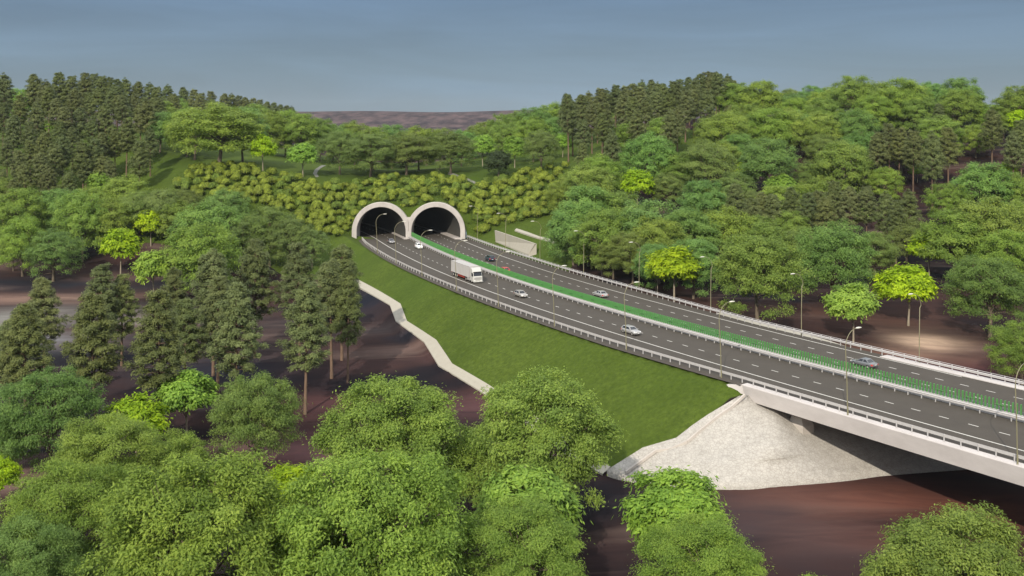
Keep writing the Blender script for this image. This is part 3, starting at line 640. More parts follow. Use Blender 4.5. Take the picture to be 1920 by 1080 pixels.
for i, x in enumerate(near_x):
    o = lampL if i == 0 else copy_thing(lampL); q = station(x, lambda s: roffL(s) - .45); X, Y, a = axis(q, roffL(q) - .45)
    o.location = (X, Y, 0); o.rotation_euler = (0, 0, a + R(90)); o['label'] = 'curved street lamp ' + desc[i]
far_x = [895, 947.5, 1012.5, 1094.5, 1198, 1332.5, 1502, 1725]
desc = ['farthest of the far side row, beside the right tunnel mouth', 'standing before the face of the slanted retaining wall', 'standing off the end of the retaining wall, against the grass', 'beyond the guardrail where the grass ends and brown soil begins', 'beyond the far guardrail, left of the lime green roadside tree',
        'beyond the far guardrail, between the lime tree and the big round tree', 'beyond the far guardrail, right of the big round roadside tree', 'beyond the far guardrail, nearest of its row, before the pale soil patch']
for i, x in enumerate(far_x):
    o = lampR if i == 0 else copy_thing(lampR); q = station(x, lambda s: roffR(s) + .6); X, Y, a = axis(q, roffR(q) + .6)
    o.location = (X, Y, 0); o.rotation_euler = (0, 0, a - R(90)); o['label'] = 'curved street lamp ' + desc[i]
# ------------------------------------------------------------------ vehicles (forward = +X)
def wheel(root, x, y, r, wd, rim='rim'):
    b = MB(); n = 20
    prof = [(r * .62, -wd / 2), (r * .93, -wd / 2), (r, -wd / 2 + .04), (r, wd / 2 - .04), (r * .93, wd / 2), (r * .62, wd / 2)]
    rings = [[(q * math.cos(t), h, q * math.sin(t)) for q, h in prof] for t in [2 * math.pi * k / n for k in range(n + 1)]]
    b.loft(rings, 0, True, True); w_ = b.build('wheel', M['rubber'], root); w_.location = (x, y, r)
    s_ = 1 if y > 0 else -1; c = MB(); c.tube([(0, -wd * .3 * s_, 0), (0, wd * .34 * s_, 0)], r * .63, 16)
    for k in range(5):
        t = 2 * math.pi * k / 5; c.box((r * .12, wd * .30, -.035), (r * .6, wd * .42, .035), 0, Matrix.Scale(s_, 4, (0, 1, 0)) @ Matrix.Rotation(t, 4, 'Y'))
    o = c.build('rim', M[rim], w_)
def car(name, label, cat, pm, kind, q, off, fwd=True, sc=.86, cargroup='cars on the motorway'):
    x, y, a = axis(q, off); root = thing(name, label, cat, (x, y, .008), a if fwd else a + math.pi, cargroup); root.scale = (sc,) * 3
    # stations: x, half width, z low, z belt/bonnet
    T = {'hatch': dict(L=2.15, hood=.90, belt=.93, roof=1.47, cw=(.95, .25, -1.35, -2.0)), 'estate': dict(L=2.32, hood=.90, belt=.94, roof=1.46, cw=(1.0, .25, -1.7, -2.2)),
         'sedan': dict(L=2.32, hood=.88, belt=.93, roof=1.43, cw=(.95, .2, -.95, -1.6)), 'suv': dict(L=2.3, hood=1.08, belt=1.13, roof=1.72, cw=(1.0, .35, -1.8, -2.15))}[kind]
    Lh, hz, bz, rz_, (w0, w1, w2, w3) = T['L'], T['hood'], T['belt'], T['roof'], T['cw']; zl = .24
    st = [(-Lh, .66, .42, bz - .28), (-Lh + .06, .78, .32, bz - .10), (-Lh + .3, .86, zl, bz - .02), (-1.2, .90, zl, bz), (0, .91, zl, bz), (w0, .90, zl, bz - .01), (w0 + .25, .89, zl, hz), (Lh - .45, .86, zl, hz - .09), (Lh - .12, .78, .26, hz - .2), (Lh, .62, .34, hz - .34)]
    b = MB(); rings = []
    for X, w_, z0, z1 in st:
        zm = z0 + (z1 - z0) * .45
        rings.append([(X, -w_ * .86, z0), (X, -w_, z0 + .1), (X, -w_ * 1.0, zm), (X, -w_ * .965, z1 - .07), (X, -w_ * .86, z1), (X, -w_ * .4, z1 + .025), (X, w_ * .4, z1 + .025), (X, w_ * .86, z1), (X, w_ * .965, z1 - .07), (X, w_, zm), (X, w_, z0 + .1), (X, w_ * .86, z0)])
    b.loft(rings, 0, True, True, True)
    # cabin shell: belt ring to roof ring
    hb, hr = .84, .64
    lo = [(w0, -hb, bz - .03), (w0, hb, bz - .03), (w3, hb * .95, bz - .03), (w3, -hb * .95, bz - .03)]
    up_ = [(w1, -hr, rz_ - .04), (w1, hr, rz_ - .04), (w2, hr * .97, rz_ - .05), (w2, -hr * .97, rz_ - .05)]
    tp = [(w1 - .12, -hr * .85, rz_), (w1 - .12, hr * .85, rz_), (w2 + .15, hr * .82, rz_ - .01), (w2 + .15, -hr * .82, rz_ - .01)]
    b.loft([lo, up_, tp], 0, True, False); b.add(tp, [(0, 1, 2, 3)], 0, False); b.build('body', pm, root)
    def pane(nm, A, B, C, D, i=.08, k0=0, k1=1):   # A,B lower, C,D upper
        A, B, C, D = map(Vector, (A, B, C, D)); n_ = (B - A).cross(D - A).normalized(); c = (A + B + C + D) / 4
        if n_.dot(c - Vector((0, 0, .9))) < 0: n_ = -n_
        p = lambda u, v: A.lerp(B, u).lerp(D.lerp(C, u), v) + n_ * .012
        u0, u1 = k0 + i * (1 if k0 == 0 else .4), k1 - i * (1 if k1 == 1 else .4)
        g = MB(); g.add([p(u0, .12), p(u1, .12), p(u1 - .02, .9), p(u0 + .02, .9)], [(0, 1, 2, 3)]); g.build(nm, M['glass'], root)
    pane('windscreen', lo[0], lo[1], up_[1], up_[0]); pane('rear_window', lo[2], lo[3], up_[3], up_[2])
    for s0_, s1_, u0_, u1_ in ((lo[0], lo[3], up_[0], up_[3]), (lo[1], lo[2], up_[1], up_[2])):
        pane('side_window', s0_, s1_, u1_, u0_, .10, 0, .52); pane('side_window', s0_, s1_, u1_, u0_, .10, .52, 1)
    wr = .36 if kind == 'suv' else .32
    for xx in (Lh * .61, -Lh * .60):
        for yy in (.80, -.80): wheel(root, xx, yy, wr, .22)
    for s_ in (-1, 1):
        g = MB(); zz = hz - .28; g.loft([[(Lh - .34, s_ * .60, zz), (Lh - .34, s_ * .86, zz), (Lh - .34, s_ * .84, zz + .15), (Lh - .34, s_ * .60, zz + .17)], [(Lh - .02, s_ * .42, zz + .01), (Lh - .13, s_ * .77, zz + .01), (Lh - .17, s_ * .74, zz + .13), (Lh - .08, s_ * .42, zz + .12)]], 0, True, False, True); g.build('headlight', M['hl'], root)
        g = MB(); zz = bz - .36; g.loft([[(-Lh + .28, s_ * .60, zz), (-Lh + .28, s_ * .88, zz), (-Lh + .28, s_ * .86, zz + .24), (-Lh + .28, s_ * .6, zz + .24)], [(-Lh - .015, s_ * .48, zz), (-Lh + .03, s_ * .80, zz), (-Lh + .06, s_ * .77, zz + .22), (-Lh + .03, s_ * .48, zz + .22)]], 0, True, False, True); g.build('tail_light', M['tail'], root)
        g = MB(); g.box((w0 - .25, s_ * .90 if s_ > 0 else -1.08, bz - .0), (w0 - .12, 1.08 if s_ > 0 else -.90, bz + .13)); g.build('wing_mirror', pm, root)
    g = MB(); g.box((Lh - .03, -.42, .40), (Lh + .015, .42, .54)); g.build('grille', M['dark'], root)
    for X in (Lh + .02, -Lh - .02): g = MB(); g.box((X - .012, -.25, .42 if X > 0 else .62), (X + .012, .25, .52 if X > 0 else .73)); g.build('number_plate', M['plate'], root)
    return root
st_ = lambda px, off: station(px, off)
car('car', 'dark grey car coming out of the near tunnel behind a street lamp', 'car', M['darkgrey'], 'sedan', st_(733, 2.3), 2.3)
car('car', 'white car beside the median just outside the tunnels', 'car', M['white'], 'suv', st_(785, 7.0), 7.0)
car('car', 'silver beige hatchback driving ahead of the truck, straddling the lane dashes', 'car', M['silver2'], 'hatch', st_(976, 2.9), 2.9)
car('car', 'silver estate car facing the viewer in the near carriageway, ahead of all others', 'car', M['silver'], 'estate', st_(1184, 2.1), 2.1)
car('car', 'dark blue off-road car driving towards the tunnels', 'car', M['blue'], 'suv', st_(918, 17.3), 17.3, False)
car('car', 'red car half hidden behind the green median screen', 'car', M['red'], 'hatch', st_(946, 13.4), 13.4, False)
car('car', 'silver saloon driving away in the far carriageway, touching the green screen in view', 'car', M['silver'], 'sedan', st_(1126, 17.2), 17.2, False)
car('car', 'grey saloon with red tail lights driving away on the far carriageway', 'car', M['grey'], 'sedan', st_(1619, 17.0), 17.0, False)
# articulated truck: origin at the middle of the front axle line, nose at +X
q = st_(892, 1.95); x, y, a = axis(q, 1.95); root = thing('truck', 'white articulated truck with box trailer and red chassis in the near carriageway', 'truck', (x, y, .008), a); root.scale = (.86, .86, .86)
b = MB()   # cab shell: rounded box with raked screen and roof fairing
pr = [(1.45, .42), (1.50, .9), (1.46, 1.55), (1.36, 1.75), (1.10, 2.72), (.85, 2.98), (.25, 3.55), (-.25, 3.72), (-.75, 3.72), (-.75, .62), (-.35, .55), (.5, .5)]
rings = [[(px_ - .12 * (abs(yy) > 1.2) * (1 if px_ > .5 else 0), yy, pz) for px_, pz in pr] for yy in (-1.25, -1.17, 1.17, 1.25)]
b.loft(rings, 0, True, False, True); b.build('cab', M['cab'], root)
g = MB(); g.add([(1.375, -1.10, 1.80), (1.375, 1.10, 1.80), (1.125, 1.06, 2.68), (1.125, -1.06, 2.68)], [(0, 1, 2, 3)]); g.build('windscreen', M['glass'], root)
g = MB(); g.box((1.05, -1.12, 2.74), (1.42, 1.12, 2.86)); g.build('sun_visor', M['dark'], root)
for s_ in (-1, 1):
    g = MB(); g.add([(1.12, s_ * 1.262, 1.75), (.2, s_ * 1.262, 1.75), (.2, s_ * 1.262, 2.55), (.92, s_ * 1.262, 2.55)], [(0, 1, 2, 3)]); g.build('side_window', M['glass'], root)
    g = MB(); g.box((1.15, 1.30, 1.75), (1.32, 1.55, 2.5), 0, Matrix.Scale(s_, 4, (0, 1, 0))); g.build('wing_mirror', M['dark'], root)
    g = MB(); g.box((1.40, .68, .55), (1.54, 1.14, .80), 0, Matrix.Scale(s_, 4, (0, 1, 0))); g.build('headlight', M['hl'], root)
    g = MB(); g.box((-5.4 + 2.6, .95, .45), (-.9, 1.22, 1.0), 0, Matrix.Scale(s_, 4, (0, 1, 0))); g.build('fuel_tank', M['rim'], root)
    g = MB(); g.box((-9.2, 1.15, .5), (-4.6, 1.20, 1.05), 0, Matrix.Scale(s_, 4, (0, 1, 0))); g.build('side_guard', M['redf'], root)
    g = MB(); g.box((-13.66, .75, .85), (-13.62, 1.15, 1.0), 0, Matrix.Scale(s_, 4, (0, 1, 0))); g.build('tail_light', M['tail'], root)
g = MB(); g.box((1.47, -.95, .92), (1.53, .95, 1.06)); g.box((1.46, -.95, 1.12), (1.52, .95, 1.26)); g.box((1.45, -.95, 1.32), (1.505, .95, 1.46)); g.build('grille', M['rim'], root)
g = MB(); g.box((1.40, -1.2, .30), (1.58, 1.2, .52)); g.build('bumper', M['cab'], root)
g = MB(); g.box((1.575, -.26, .36), (1.60, .26, .47)); g.build('number_plate', M['plate'], root)
g = MB(); g.box((-4.6, -.45, .75), (-.7, .45, .98)); g.box((-13.5, -.55, .85), (-2.0, .55, 1.12)); g.build('chassis', M['redf'], root)
g = MB(); g.box((-13.6, -1.27, 1.15), (-1.15, 1.27, 3.92)); 
g.build('trailer_box', M['trailer'], root)
g = MB()
for zz in (1.15, 3.88):
    for s_ in (-1, 1): g.box((-13.63, s_ * 1.27 - .03, zz - .05), (-1.12, s_ * 1.27 + .03, zz + .07))
for xx in (-13.6, -1.15):
    for s_ in (-1, 1): g.box((xx - .04, s_ * 1.26 - .04, 1.2), (xx + .04, s_ * 1.26 + .04, 3.84))
g.build('trailer_frame', M['steel'], root)
for xx in (0.25, -3.6, -9.6, -10.9, -12.2):
    for yy in (-1.06, 1.06): wheel(root, xx, yy, .50, .34)
# ------------------------------------------------------------------ foliage meshes
def rv(rng, n): v = rng.normal(size=(n, 3)); return v / np.linalg.norm(v, axis=1)[:, None]
def leaf_mesh(name, C, Nn, U, L_, W_, rng, material, lv=None):
    n = len(C); U = U - Nn * (U * Nn).sum(1)[:, None]; U /= (np.linalg.norm(U, axis=1)[:, None] + 1e-9); V = np.cross(Nn, U)
    l = (L_ * rng.uniform(.7, 1.3, n))[:, None]; w_ = (W_ * rng.uniform(.7, 1.3, n))[:, None]
    q = np.empty((n, 4, 3), np.float32); q[:, 0] = C; q[:, 1] = C + U * l * .45 + V * w_ * .5; q[:, 2] = C + U * l; q[:, 3] = C + U * l * .45 - V * w_ * .5
    me = bpy.data.meshes.new(name); me.vertices.add(n * 4); me.vertices.foreach_set('co', q.ravel()); me.loops.add(n * 4); me.loops.foreach_set('vertex_index', np.arange(n * 4))
    me.polygons.add(n); me.polygons.foreach_set('loop_start', np.arange(0, n * 4, 4)); me.polygons.foreach_set('loop_total', np.full(n, 4)); me.materials.append(material)
    if lv is None: lv = rng.uniform(0, 1, n)
    at = me.attributes.new('lv', 'FLOAT', 'POINT'); at.data.foreach_set('value', np.repeat(lv, 4).astype(np.float32)); me.update(); me.validate(); return me
def wood_mesh(name, limbs, m, n=6):
    b = MB()
    for p, r in limbs: b.tube(p, r, n, 0, False)
    me = bpy.data.meshes.new(name); me.from_pydata(b.v, [], b.f); me.materials.append(m); me.polygons.foreach_set('use_smooth', b.sm); me.update(); return me
def curve_pts(a, c, sag, rng, n=5):
    a = np.array(a, float); c = np.array(c, float); j = rng.normal(size=3) * np.linalg.norm(c - a) * .06
    return [tuple(a + (c - a) * t + np.array([0, 0, sag * math.sin(math.pi * t)]) + j * math.sin(math.pi * t)) for t in np.linspace(0, 1, n)]
def crown(kind, seed, nleaf, lsz):
    """returns (leaf mesh, wood mesh); native tree is unit-sized by kind"""
    rng = np.random.RandomState(seed)
    K = {'A': dict(H=17., R=8.6, z0=3.0, ncl=175, rc=1.5, flat=.74, jit=.09, bark='bark', tr=.35, asp=.40),
         'D': dict(H=15., R=7.6, z0=2.6, ncl=180, rc=1.4, flat=.6, jit=.11, bark='bark', tr=.34, asp=.30),
         'B': dict(H=11., R=4.9, z0=3.4, ncl=60, rc=1.25, flat=.6, jit=.13, bark='barkl', tr=.17, asp=.42),
         'R': dict(H=7., R=4.2, z0=1.3, ncl=60, rc=1.0, flat=.8, jit=.04, bark='bark', tr=.2, asp=.5)}[kind]
    H, R_, z0 = K['H'], K['R'], K['z0']; zc = z0 + (H - z0) * .42
    # lobes make the outline uneven
    lob = rv(rng, 9); lob[:, 2] = np.abs(lob[:, 2]) * .8; la = rng.uniform(.5, 1.0, 9) * K['jit'] * 1.3
    n = K['ncl']; d = []
    g = (1 + 5 ** .5) / 2
    for i in range(n):                                      # even spread over the dome, a few inside
        z = 1 - 1.42 * (i + .5) / n; t = 2 * math.pi * i / g; s_ = math.sqrt(max(0, 1 - z * z)); d.append((s_ * math.cos(t), s_ * math.sin(t), z))
    d = np.array(d) + rng.normal(size=(n, 3)) * .15; d /= np.linalg.norm(d, axis=1)[:, None]
    bump = (np.clip(d @ lob.T, 0, 1) ** 5 * la).sum(1); rf = (1 - K['jit'] + bump) * rng.uniform(.74, 1.03, n)
    ins = rng.uniform(size=n) < .22; rf[ins] *= rng.uniform(.45, .8, ins.sum())
    c = d * rf[:, None]; up_ = c[:, 2] > 0
    C = np.stack([c[:, 0] * (R_ - K['rc']), c[:, 1] * (R_ - K['rc']), np.where(up_, zc + c[:, 2] * (H - zc - K['rc'] * K['flat']), zc + c[:, 2] * (zc - z0) * (1.2 if kind == 'B' else 2.1))], 1)
    if kind == 'B': C[:, 2] -= .10 * (C[:, 0] ** 2 + C[:, 1] ** 2) / R_
    rc = K['rc'] * rng.uniform(.75, 1.3, n)
    per = nleaf // n; ci = np.repeat(np.arange(n), per); N_ = len(ci)
    u = rv(rng, N_); u[:, 2] = np.where(rng.uniform(size=N_) < .72, np.abs(u[:, 2]), u[:, 2]); out = d[ci]
    u = u + out * .35; u /= np.linalg.norm(u, axis=1)[:, None]
    rad = rng.uniform(.35, 1.0, N_) ** .5
    # ragged clump: sub-sprigs
    spr = rv(rng, n * 9).reshape(n, 9, 3); si = rng.randint(0, 9, N_); u = u * .72 + spr[ci, si] * .45
    Pp = C[ci] + u * (rad * rc[ci])[:, None] * np.array([1, 1, K['flat']])
    k_ = int(N_ * (.2 if nleaf < 40000 else .10)); m_ = rng.randint(0, N_, k_); dd = rv(rng, k_); Pp[m_] += dd * rng.uniform(.3, 1.5, k_)[:, None] * np.array([1, 1, .6])      # loose leaves between the clumps
    nn_ = u * .5 + out * .45 + rv(rng, N_) * (.45 if nleaf < 40000 else .8) + np.array([0, 0, .40]); nn_ /= np.linalg.norm(nn_, axis=1)[:, None]
    U = rv(rng, N_) * .8 + out * .5 + np.array([0, 0, -.45])
    lv = np.clip(rng.uniform(0, 1, N_) * .55 + rng.uniform(0, 1, n)[ci] * .45, 0, 1)
    lm = leaf_mesh('crown', Pp, nn_, U, lsz, lsz * K['asp'], rng, M['leaf'], lv)
    limbs = []; tr = K['tr']; lean = rng.normal(size=2) * .25; zt = z0 + (H - z0) * .55; topp = (lean[0], lean[1], zt)
    limbs.append(([(0, 0, -1.2), (0, 0, .15), (lean[0] * .2, lean[1] * .2, z0 * .6), (lean[0] * .5, lean[1] * .5, z0 + 1), topp], [tr * 1.7, tr * 1.15, tr * .9, tr * .75, tr * .3]))
    idx = rng.permutation(n)[:42 if kind in 'AD' else 22]
    for i in idx:
        t = rng.uniform(.1, .95); hz = z0 * .8 + (zt - z0 * .8) * t; base = (lean[0] * t * .8, lean[1] * t * .8, min(hz, C[i, 2] - .2) if C[i, 2] > z0 * .9 else z0 * .9)
        p = curve_pts(base, C[i], .25, rng); limbs.append((p, [tr * .34, tr * .26, tr * .18, tr * .11, .02]))
        for k in range(2):
            e = np.array(C[i]) + rv(rng, 1)[0] * rc[i] * .9; limbs.append((curve_pts(p[3], e, .05, rng, 3), [tr * .11, tr * .07, .015]))
    wm = wood_mesh('trunk', limbs, M[K['bark']], 6)
    return lm, wm
def pine(seed, nleaf, lsz):
    rng = np.random.RandomState(seed); H = 21.; z0 = H * rng.uniform(.36, .46); C = []; O = []; RC = []; limbs = []
    lean = rng.normal(size=2) * .3; tk = lambda z: np.array([lean[0] * z / H, lean[1] * z / H, z])
    limbs.append(([tuple(tk(z)) if z > 0 else (0, 0, -1.2) for z in (-1, 2, 6, 10, 14, 18, 20.3)], [.34, .27, .23, .19, .15, .09, .03]))
    z = z0; ph = 0
    while z < H - .6:
        t = (z - z0) / (H - z0); rr = 3.3 * (min(1, .5 + t * 2.5)) * (1 - max(0, t - .2) / .8) ** .8 + .5; nb = 6 if t < .85 else 5
        for k in range(nb):
            ph += 2.4; L_ = rr * rng.uniform(.6, 1.12); e = tk(z) + np.array([math.cos(ph) * L_, math.sin(ph) * L_, (.25 + .5 * t) * L_ * .35 + rng.normal() * .2]); 
            limbs.append((curve_pts(tk(z - .15), e, -.1, rng, 3), [.055, .035, .015]))
            for f in ((1.0, .62) if L_ > 1.4 else (1.0,)):
                c = tk(z) + (e - tk(z)) * f + rng.normal(size=3) * .12; C.append(c); o = e - tk(z); O.append(o / np.linalg.norm(o)); RC.append((.85 if f == 1 else .7) * rng.uniform(.75, 1.25) * (1 if t < .9 else .9))
        z += rng.uniform(.6, 1.0)
    for _ in range(7): C.append(tk(H - .7) + rng.normal(size=3) * np.array([.45, .45, .3])); O.append(np.array([0, 0, 1.])); RC.append(.75)
    for _ in range(5):     # dead stubs below the crown
        zz = rng.uniform(z0 * .6, z0); a = rng.uniform(0, 6.3); limbs.append(([tuple(tk(zz)), tuple(tk(zz) + np.array([math.cos(a), math.sin(a), .05]) * rng.uniform(.5, 1.3))], [.04, .012]))
    C = np.array(C); O = np.array(O); RC = np.array(RC); n = len(C); per = max(6, nleaf // n); ci = np.repeat(np.arange(n), per); N_ = len(ci)
    u = rv(rng, N_); u[:, 2] = np.where(rng.uniform(size=N_) < .7, np.abs(u[:, 2]), u[:, 2])
    Pp = C[ci] + u * (rng.uniform(.25, 1, N_) ** .6 * RC[ci])[:, None] * np.array([1, 1, .85])
    nn_ = u * .55 + O[ci] * .4 + rv(rng, N_) * .45 + np.array([0, 0, .5]); nn_ /= np.linalg.norm(nn_, axis=1)[:, None]; U = O[ci] * .7 + rv(rng, N_) * .6 + np.array([0, 0, .35])
    lv = np.clip(rng.uniform(0, 1, N_) * .6 + rng.uniform(0, 1, n)[ci] * .4, 0, 1)
    return leaf_mesh('crown', Pp, nn_, U, lsz, lsz * .26, rng, M['needle'], lv), wood_mesh('trunk', limbs, M['barkp'], 6)
LIB = {}
for k, (nn3) in {'A': (85000, 46000, 25000), 'D': (85000, 44000, 23000), 'B': (20000, 10000, 5000), 'R': (9000, 7000, 7000)}.items():
    for lod, (nl_, ls, nv) in enumerate(zip(nn3, {'A': (.32, .39, .49), 'D': (.28, .36, .46), 'B': (.50, .62, .78), 'R': (.4, .42, .42)}[k], (3, 4, 4) if k != 'R' else (1, 1, 1))):
        LIB[k, lod] = [crown(k, 100 * lod + 7 * i + ord(k), nl_, ls) for i in range(nv)]
for lod, (nl_, ls) in enumerate(((30000, .42), (24000, .46), (12000, .62))): LIB['P', lod] = [pine(900 + 10 * lod + i, nl_, ls) for i in range(4)]
HGT = {'A': 17., 'D': 15., 'B': 11., 'P': 21., 'R': 7.}; WID = {'A': 17., 'D': 15., 'B': 10., 'P': 7.6, 'R': 8.4}
COLR = {'g': ((.222, .318, .052), 'mid green'), 'b': ((.182, .312, .072), 'bluish green'), 'y': ((.235, .325, .054), 'yellowish green'), 'l': ((.32, .46, .014), 'lime'), 'w': ((.24, .38, .052), 'vivid green'),
        'p': ((.142, .172, .055), 'dark olive'), 'o': ((.185, .250, .060), 'olive green'), 'k': ((.055, .080, .028), 'dark green'), 'e': ((.170, .275, .058), 'deep green')}
KN = {'A': ('broadleaf_tree', 'broadleaf tree', 'tree'), 'D': ('feathery_tree', 'airy fine-leaved tree', 'tree'), 'B': ('young_tree', 'small layered tree', 'tree'), 'P': ('pine_tree', 'pine', 'pine tree'), 'R': ('round_tree', 'compact ball-shaped tree', 'tree')}
TREES = []; rng = random.Random(11)
def add_tree(k, X, Y, Z, Hm, Wm, c, region):
    TREES.append([k, X, Y, Z, Hm, Wm, c, region])
ASP = {'A': 1.10, 'D': 1.08, 'B': 1.12, 'P': 2.75, 'R': .85}; LIM = {'A': (10.5, 23), 'D': (9, 20), 'B': (6.5, 14.5), 'P': (14, 25), 'R': (4, 10)}
def T(k, px, ytop, wpx, c, region, ybase=None):
    """tree by the row of its top and the width of its crown; with ybase the foot stands where the photo shows it"""
    if ybase:
        X, Y, Z = hit(px, ybase); Hm = (ybase - ytop) * Y / FPX * 1.0; Hm = CH - (ytop - YH) * Y / FPX - Z; add_tree(k, X, Y, Z, Hm, wpx * Y / FPX, c, region); return
    Y = 52.0; lo, hi = LIM[k]; best = None
    while Y < 660:
        X = (px - 960) * Y / FPX; Hm = min(max(ASP[k] * wpx * Y / FPX, lo), hi); g = CH - (ytop - YH) * Y / FPX - hq(X, Y) - Hm
        if best is None or g < best[0]: best = (g, X, Y, Hm)
        if g <= 0: break
        Y += .5
    _, X, Y, Hm = best; add_tree(k, X, Y, hq(X, Y), Hm, min(wpx * Y / FPX, Hm / ASP[k] * 1.35) * (1.10 if k == 'A' and Y > 200 else 1.05), c, region)
fg = 'in the near foreground'
for t in [('A',370,838,400,'g'),('A',738,690,285,'g'),('A',1015,682,280,'g'),('A',705,828,390,'g'),('A',900,790,170,'g'),('A',1795,945,350,'g'),('B',985,868,215,'w'),('D',985,925,260,'g'),('B',1268,876,205,'w'),('D',1325,955,260,'g'),
          ('B',255,733,130,'l'),('B',350,686,125,'w'),('D',92,676,205,'e'),('D',480,690,185,'o'),('D',200,765,215,'g'),('D',140,850,270,'g'),('D',60,960,240,'e'),('A',560,930,260,'g'),('D',715,1018,240,'e'),('B',0,850,70,'l'),('B',540,862,150,'l'),
          ('B',1078,1062,60,'w'),('B',1520,1066,60,'w'),('D',20,760,120,'e'),('D',330,800,150,'g'),('D',620,1000,200,'g'),('A',1560,1090,200,'g')]: T(*t, fg)
ml = 'among the trunks of the left valley'
for t in [('P',85,522,75,'p'),('P',48,572,95,'p'),('P',192,498,72,'p'),('P',180,552,100,'p'),('P',228,516,62,'p'),('P',325,505,62,'p'),('P',300,548,100,'p'),('P',400,472,85,'p'),('P',442,535,92,'p'),('P',408,522,80,'p'),('P',478,452,80,'p'),
          ('P',562,458,78,'p'),('P',641,462,78,'p'),('P',622,490,80,'p'),('P',345,562,72,'p'),('P',20,600,70,'p')]: T(*t, ml)
T('P',572,527,92,'p',ml,777); T('P',652,505,62,'p',ml,718)
lm_ = 'in the valley left of the tunnels'
for t in [('A',40,346,105,'g'),('A',115,348,95,'b'),('B',190,318,62,'w'),('A',240,322,85,'y'),('A',210,368,95,'g'),('D',262,350,85,'o'),('D',305,347,90,'o'),('A',425,350,88,'b'),('A',392,372,130,'b'),('A',375,410,140,'g'),('D',505,376,115,'o'),('D',545,402,95,'o'),('A',75,365,80,'g'),
          ('A',330,372,80,'g'),('D',390,430,115,'e'),('D',455,400,100,'o'),('A',175,345,85,'g'),('D',585,425,70,'o'),('A',5,330,80,'g'),('D',345,350,70,'o')]: T(*t, lm_)
T('A',155,352,112,'g',lm_,492); T('A',42,398,100,'g',lm_,518); T('D',100,424,115,'e',lm_,528); T('B',226,422,84,'l',lm_,516); T('B',283,387,68,'l',lm_,462); T('B',288,463,84,'w',lm_,560); T('D',25,430,70,'y',lm_,508)
cr1 = 'on the crest of the left hill'
for px, y in [(px_, y_ + rng.uniform(-4, 5)) for px_, y_ in [(8,140),(65,137),(85,148),(113,136),(135,142),(160,135),(175,138),(190,142),(205,143),(220,145),(235,150),(258,152),(280,156),(296,160),(315,158),(345,163),(362,163),(376,170),(396,166),(420,169),(434,175),(447,172),(460,176),(473,175),(486,178),(500,180),(512,179),(525,183),(536,188),(547,188)]]:
    T('P', px, y, 40 - px * .032, 'p', cr1)
hl = 'on the face of the left hill'
for px, y in [(70,195),(55,230),(20,212),(105,185),(125,205),(150,200),(170,215),(200,195),(225,178),(215,240),(240,225),(262,200),(280,192),(195,248),(60,262),(35,285),(85,250),(100,270),(120,252),(155,270),(180,262),(15,265),(50,305),(90,312),(125,322),(158,292),(190,290),(264,262),(30,332),(4,318),(140,235),(75,288),(205,302),(110,232),(5,190),(40,175),(95,165),(145,170),(185,170)]:
    T('P', px + rng.uniform(-4, 4), y + rng.uniform(-4, 4), rng.uniform(30, 40), 'p', hl)
for t in [('A',30,156,60,'w'),('B',38,200,36,'w'),('B',92,222,30,'w'),('A',350,197,88,'g'),('A',455,193,100,'b'),('A',505,203,80,'g'),('A',535,200,85,'g'),('A',565,207,85,'g'),('A',600,216,80,'g'),('A',625,228,66,'b'),('A',300,205,74,'b'),('A',330,180,60,'w'),('A',560,190,50,'w'),('A',400,185,60,'g'),('A',480,190,60,'g')]: T(*t, 'on the green shoulder of the left hill')
lw = 'on the lawn above the shrubs'
T('A',411,188,188,'y','on the green shoulder of the left hill',306); T('A',365,200,110,'y','on the green shoulder of the left hill',300); T('B',493,250,58,'l',lw,320); T('B',568,265,68,'w',lw,332)
T('D',637,238,88,'o',lw,327); T('D',695,243,118,'o',lw,333); T('D',762,243,118,'o',lw,328); T('D',845,240,108,'o',lw,326); T('B',905,250,56,'w',lw,312); T('R',935,277,64,'k',lw,331); T('B',965,252,52,'w',lw,315); T('D',1015,238,78,'o',lw,320)
sd = 'in the saddle behind the tunnel lawn'
for t in [('A',660,222,72,'g'),('A',700,232,80,'g'),('A',735,228,80,'b'),('A',785,232,80,'g'),('A',825,235,74,'g'),('A',865,240,66,'b'),('A',645,240,60,'g'),('D',800,245,60,'e'),('D',730,248,60,'e'),('A',890,232,60,'g'),('D',665,250,60,'e'),('A',915,222,60,'g'),('A',945,208,70,'g'),('A',975,203,74,'g'),('A',1005,196,76,'b'),('A',1038,188,72,'g'),('A',1000,215,80,'g'),('A',950,228,70,'g'),('A',1040,215,60,'b')]: T(*t, sd)
rc_ = 'on the crest of the right hill'
for px, y in [(px_ + rng.uniform(-5, 5), y_ + rng.uniform(-2, 7)) for px_, y_ in [(1070,184),(1095,178),(1128,172),(1160,164),(1195,160),(1230,158),(1266,154),(1300,150),(1330,144),(1062,176),(1085,172),(1102,168),(1120,165),(1135,162),(1150,158),(1168,156),(1185,153),(1203,150),(1222,150),(1240,149),(1258,148),(1275,144),(1292,142),(1310,139),(1325,136),(1338,133),(1352,133),(1366,138)]]: T('P', px, y, rng.uniform(28, 38), 'p', rc_)
for t in [('A',1425,145,88,'g'),('A',1380,150,80,'g'),('A',1523,156,56,'b'),('A',1602,136,98,'y'),('A',1695,139,108,'y'),('A',1802,139,92,'b'),('A',1915,155,90,'g'),('A',1650,150,70,'g'),('A',1745,150,60,'b')]: T(*t, rc_)
rh = 'on the upper right hillside'
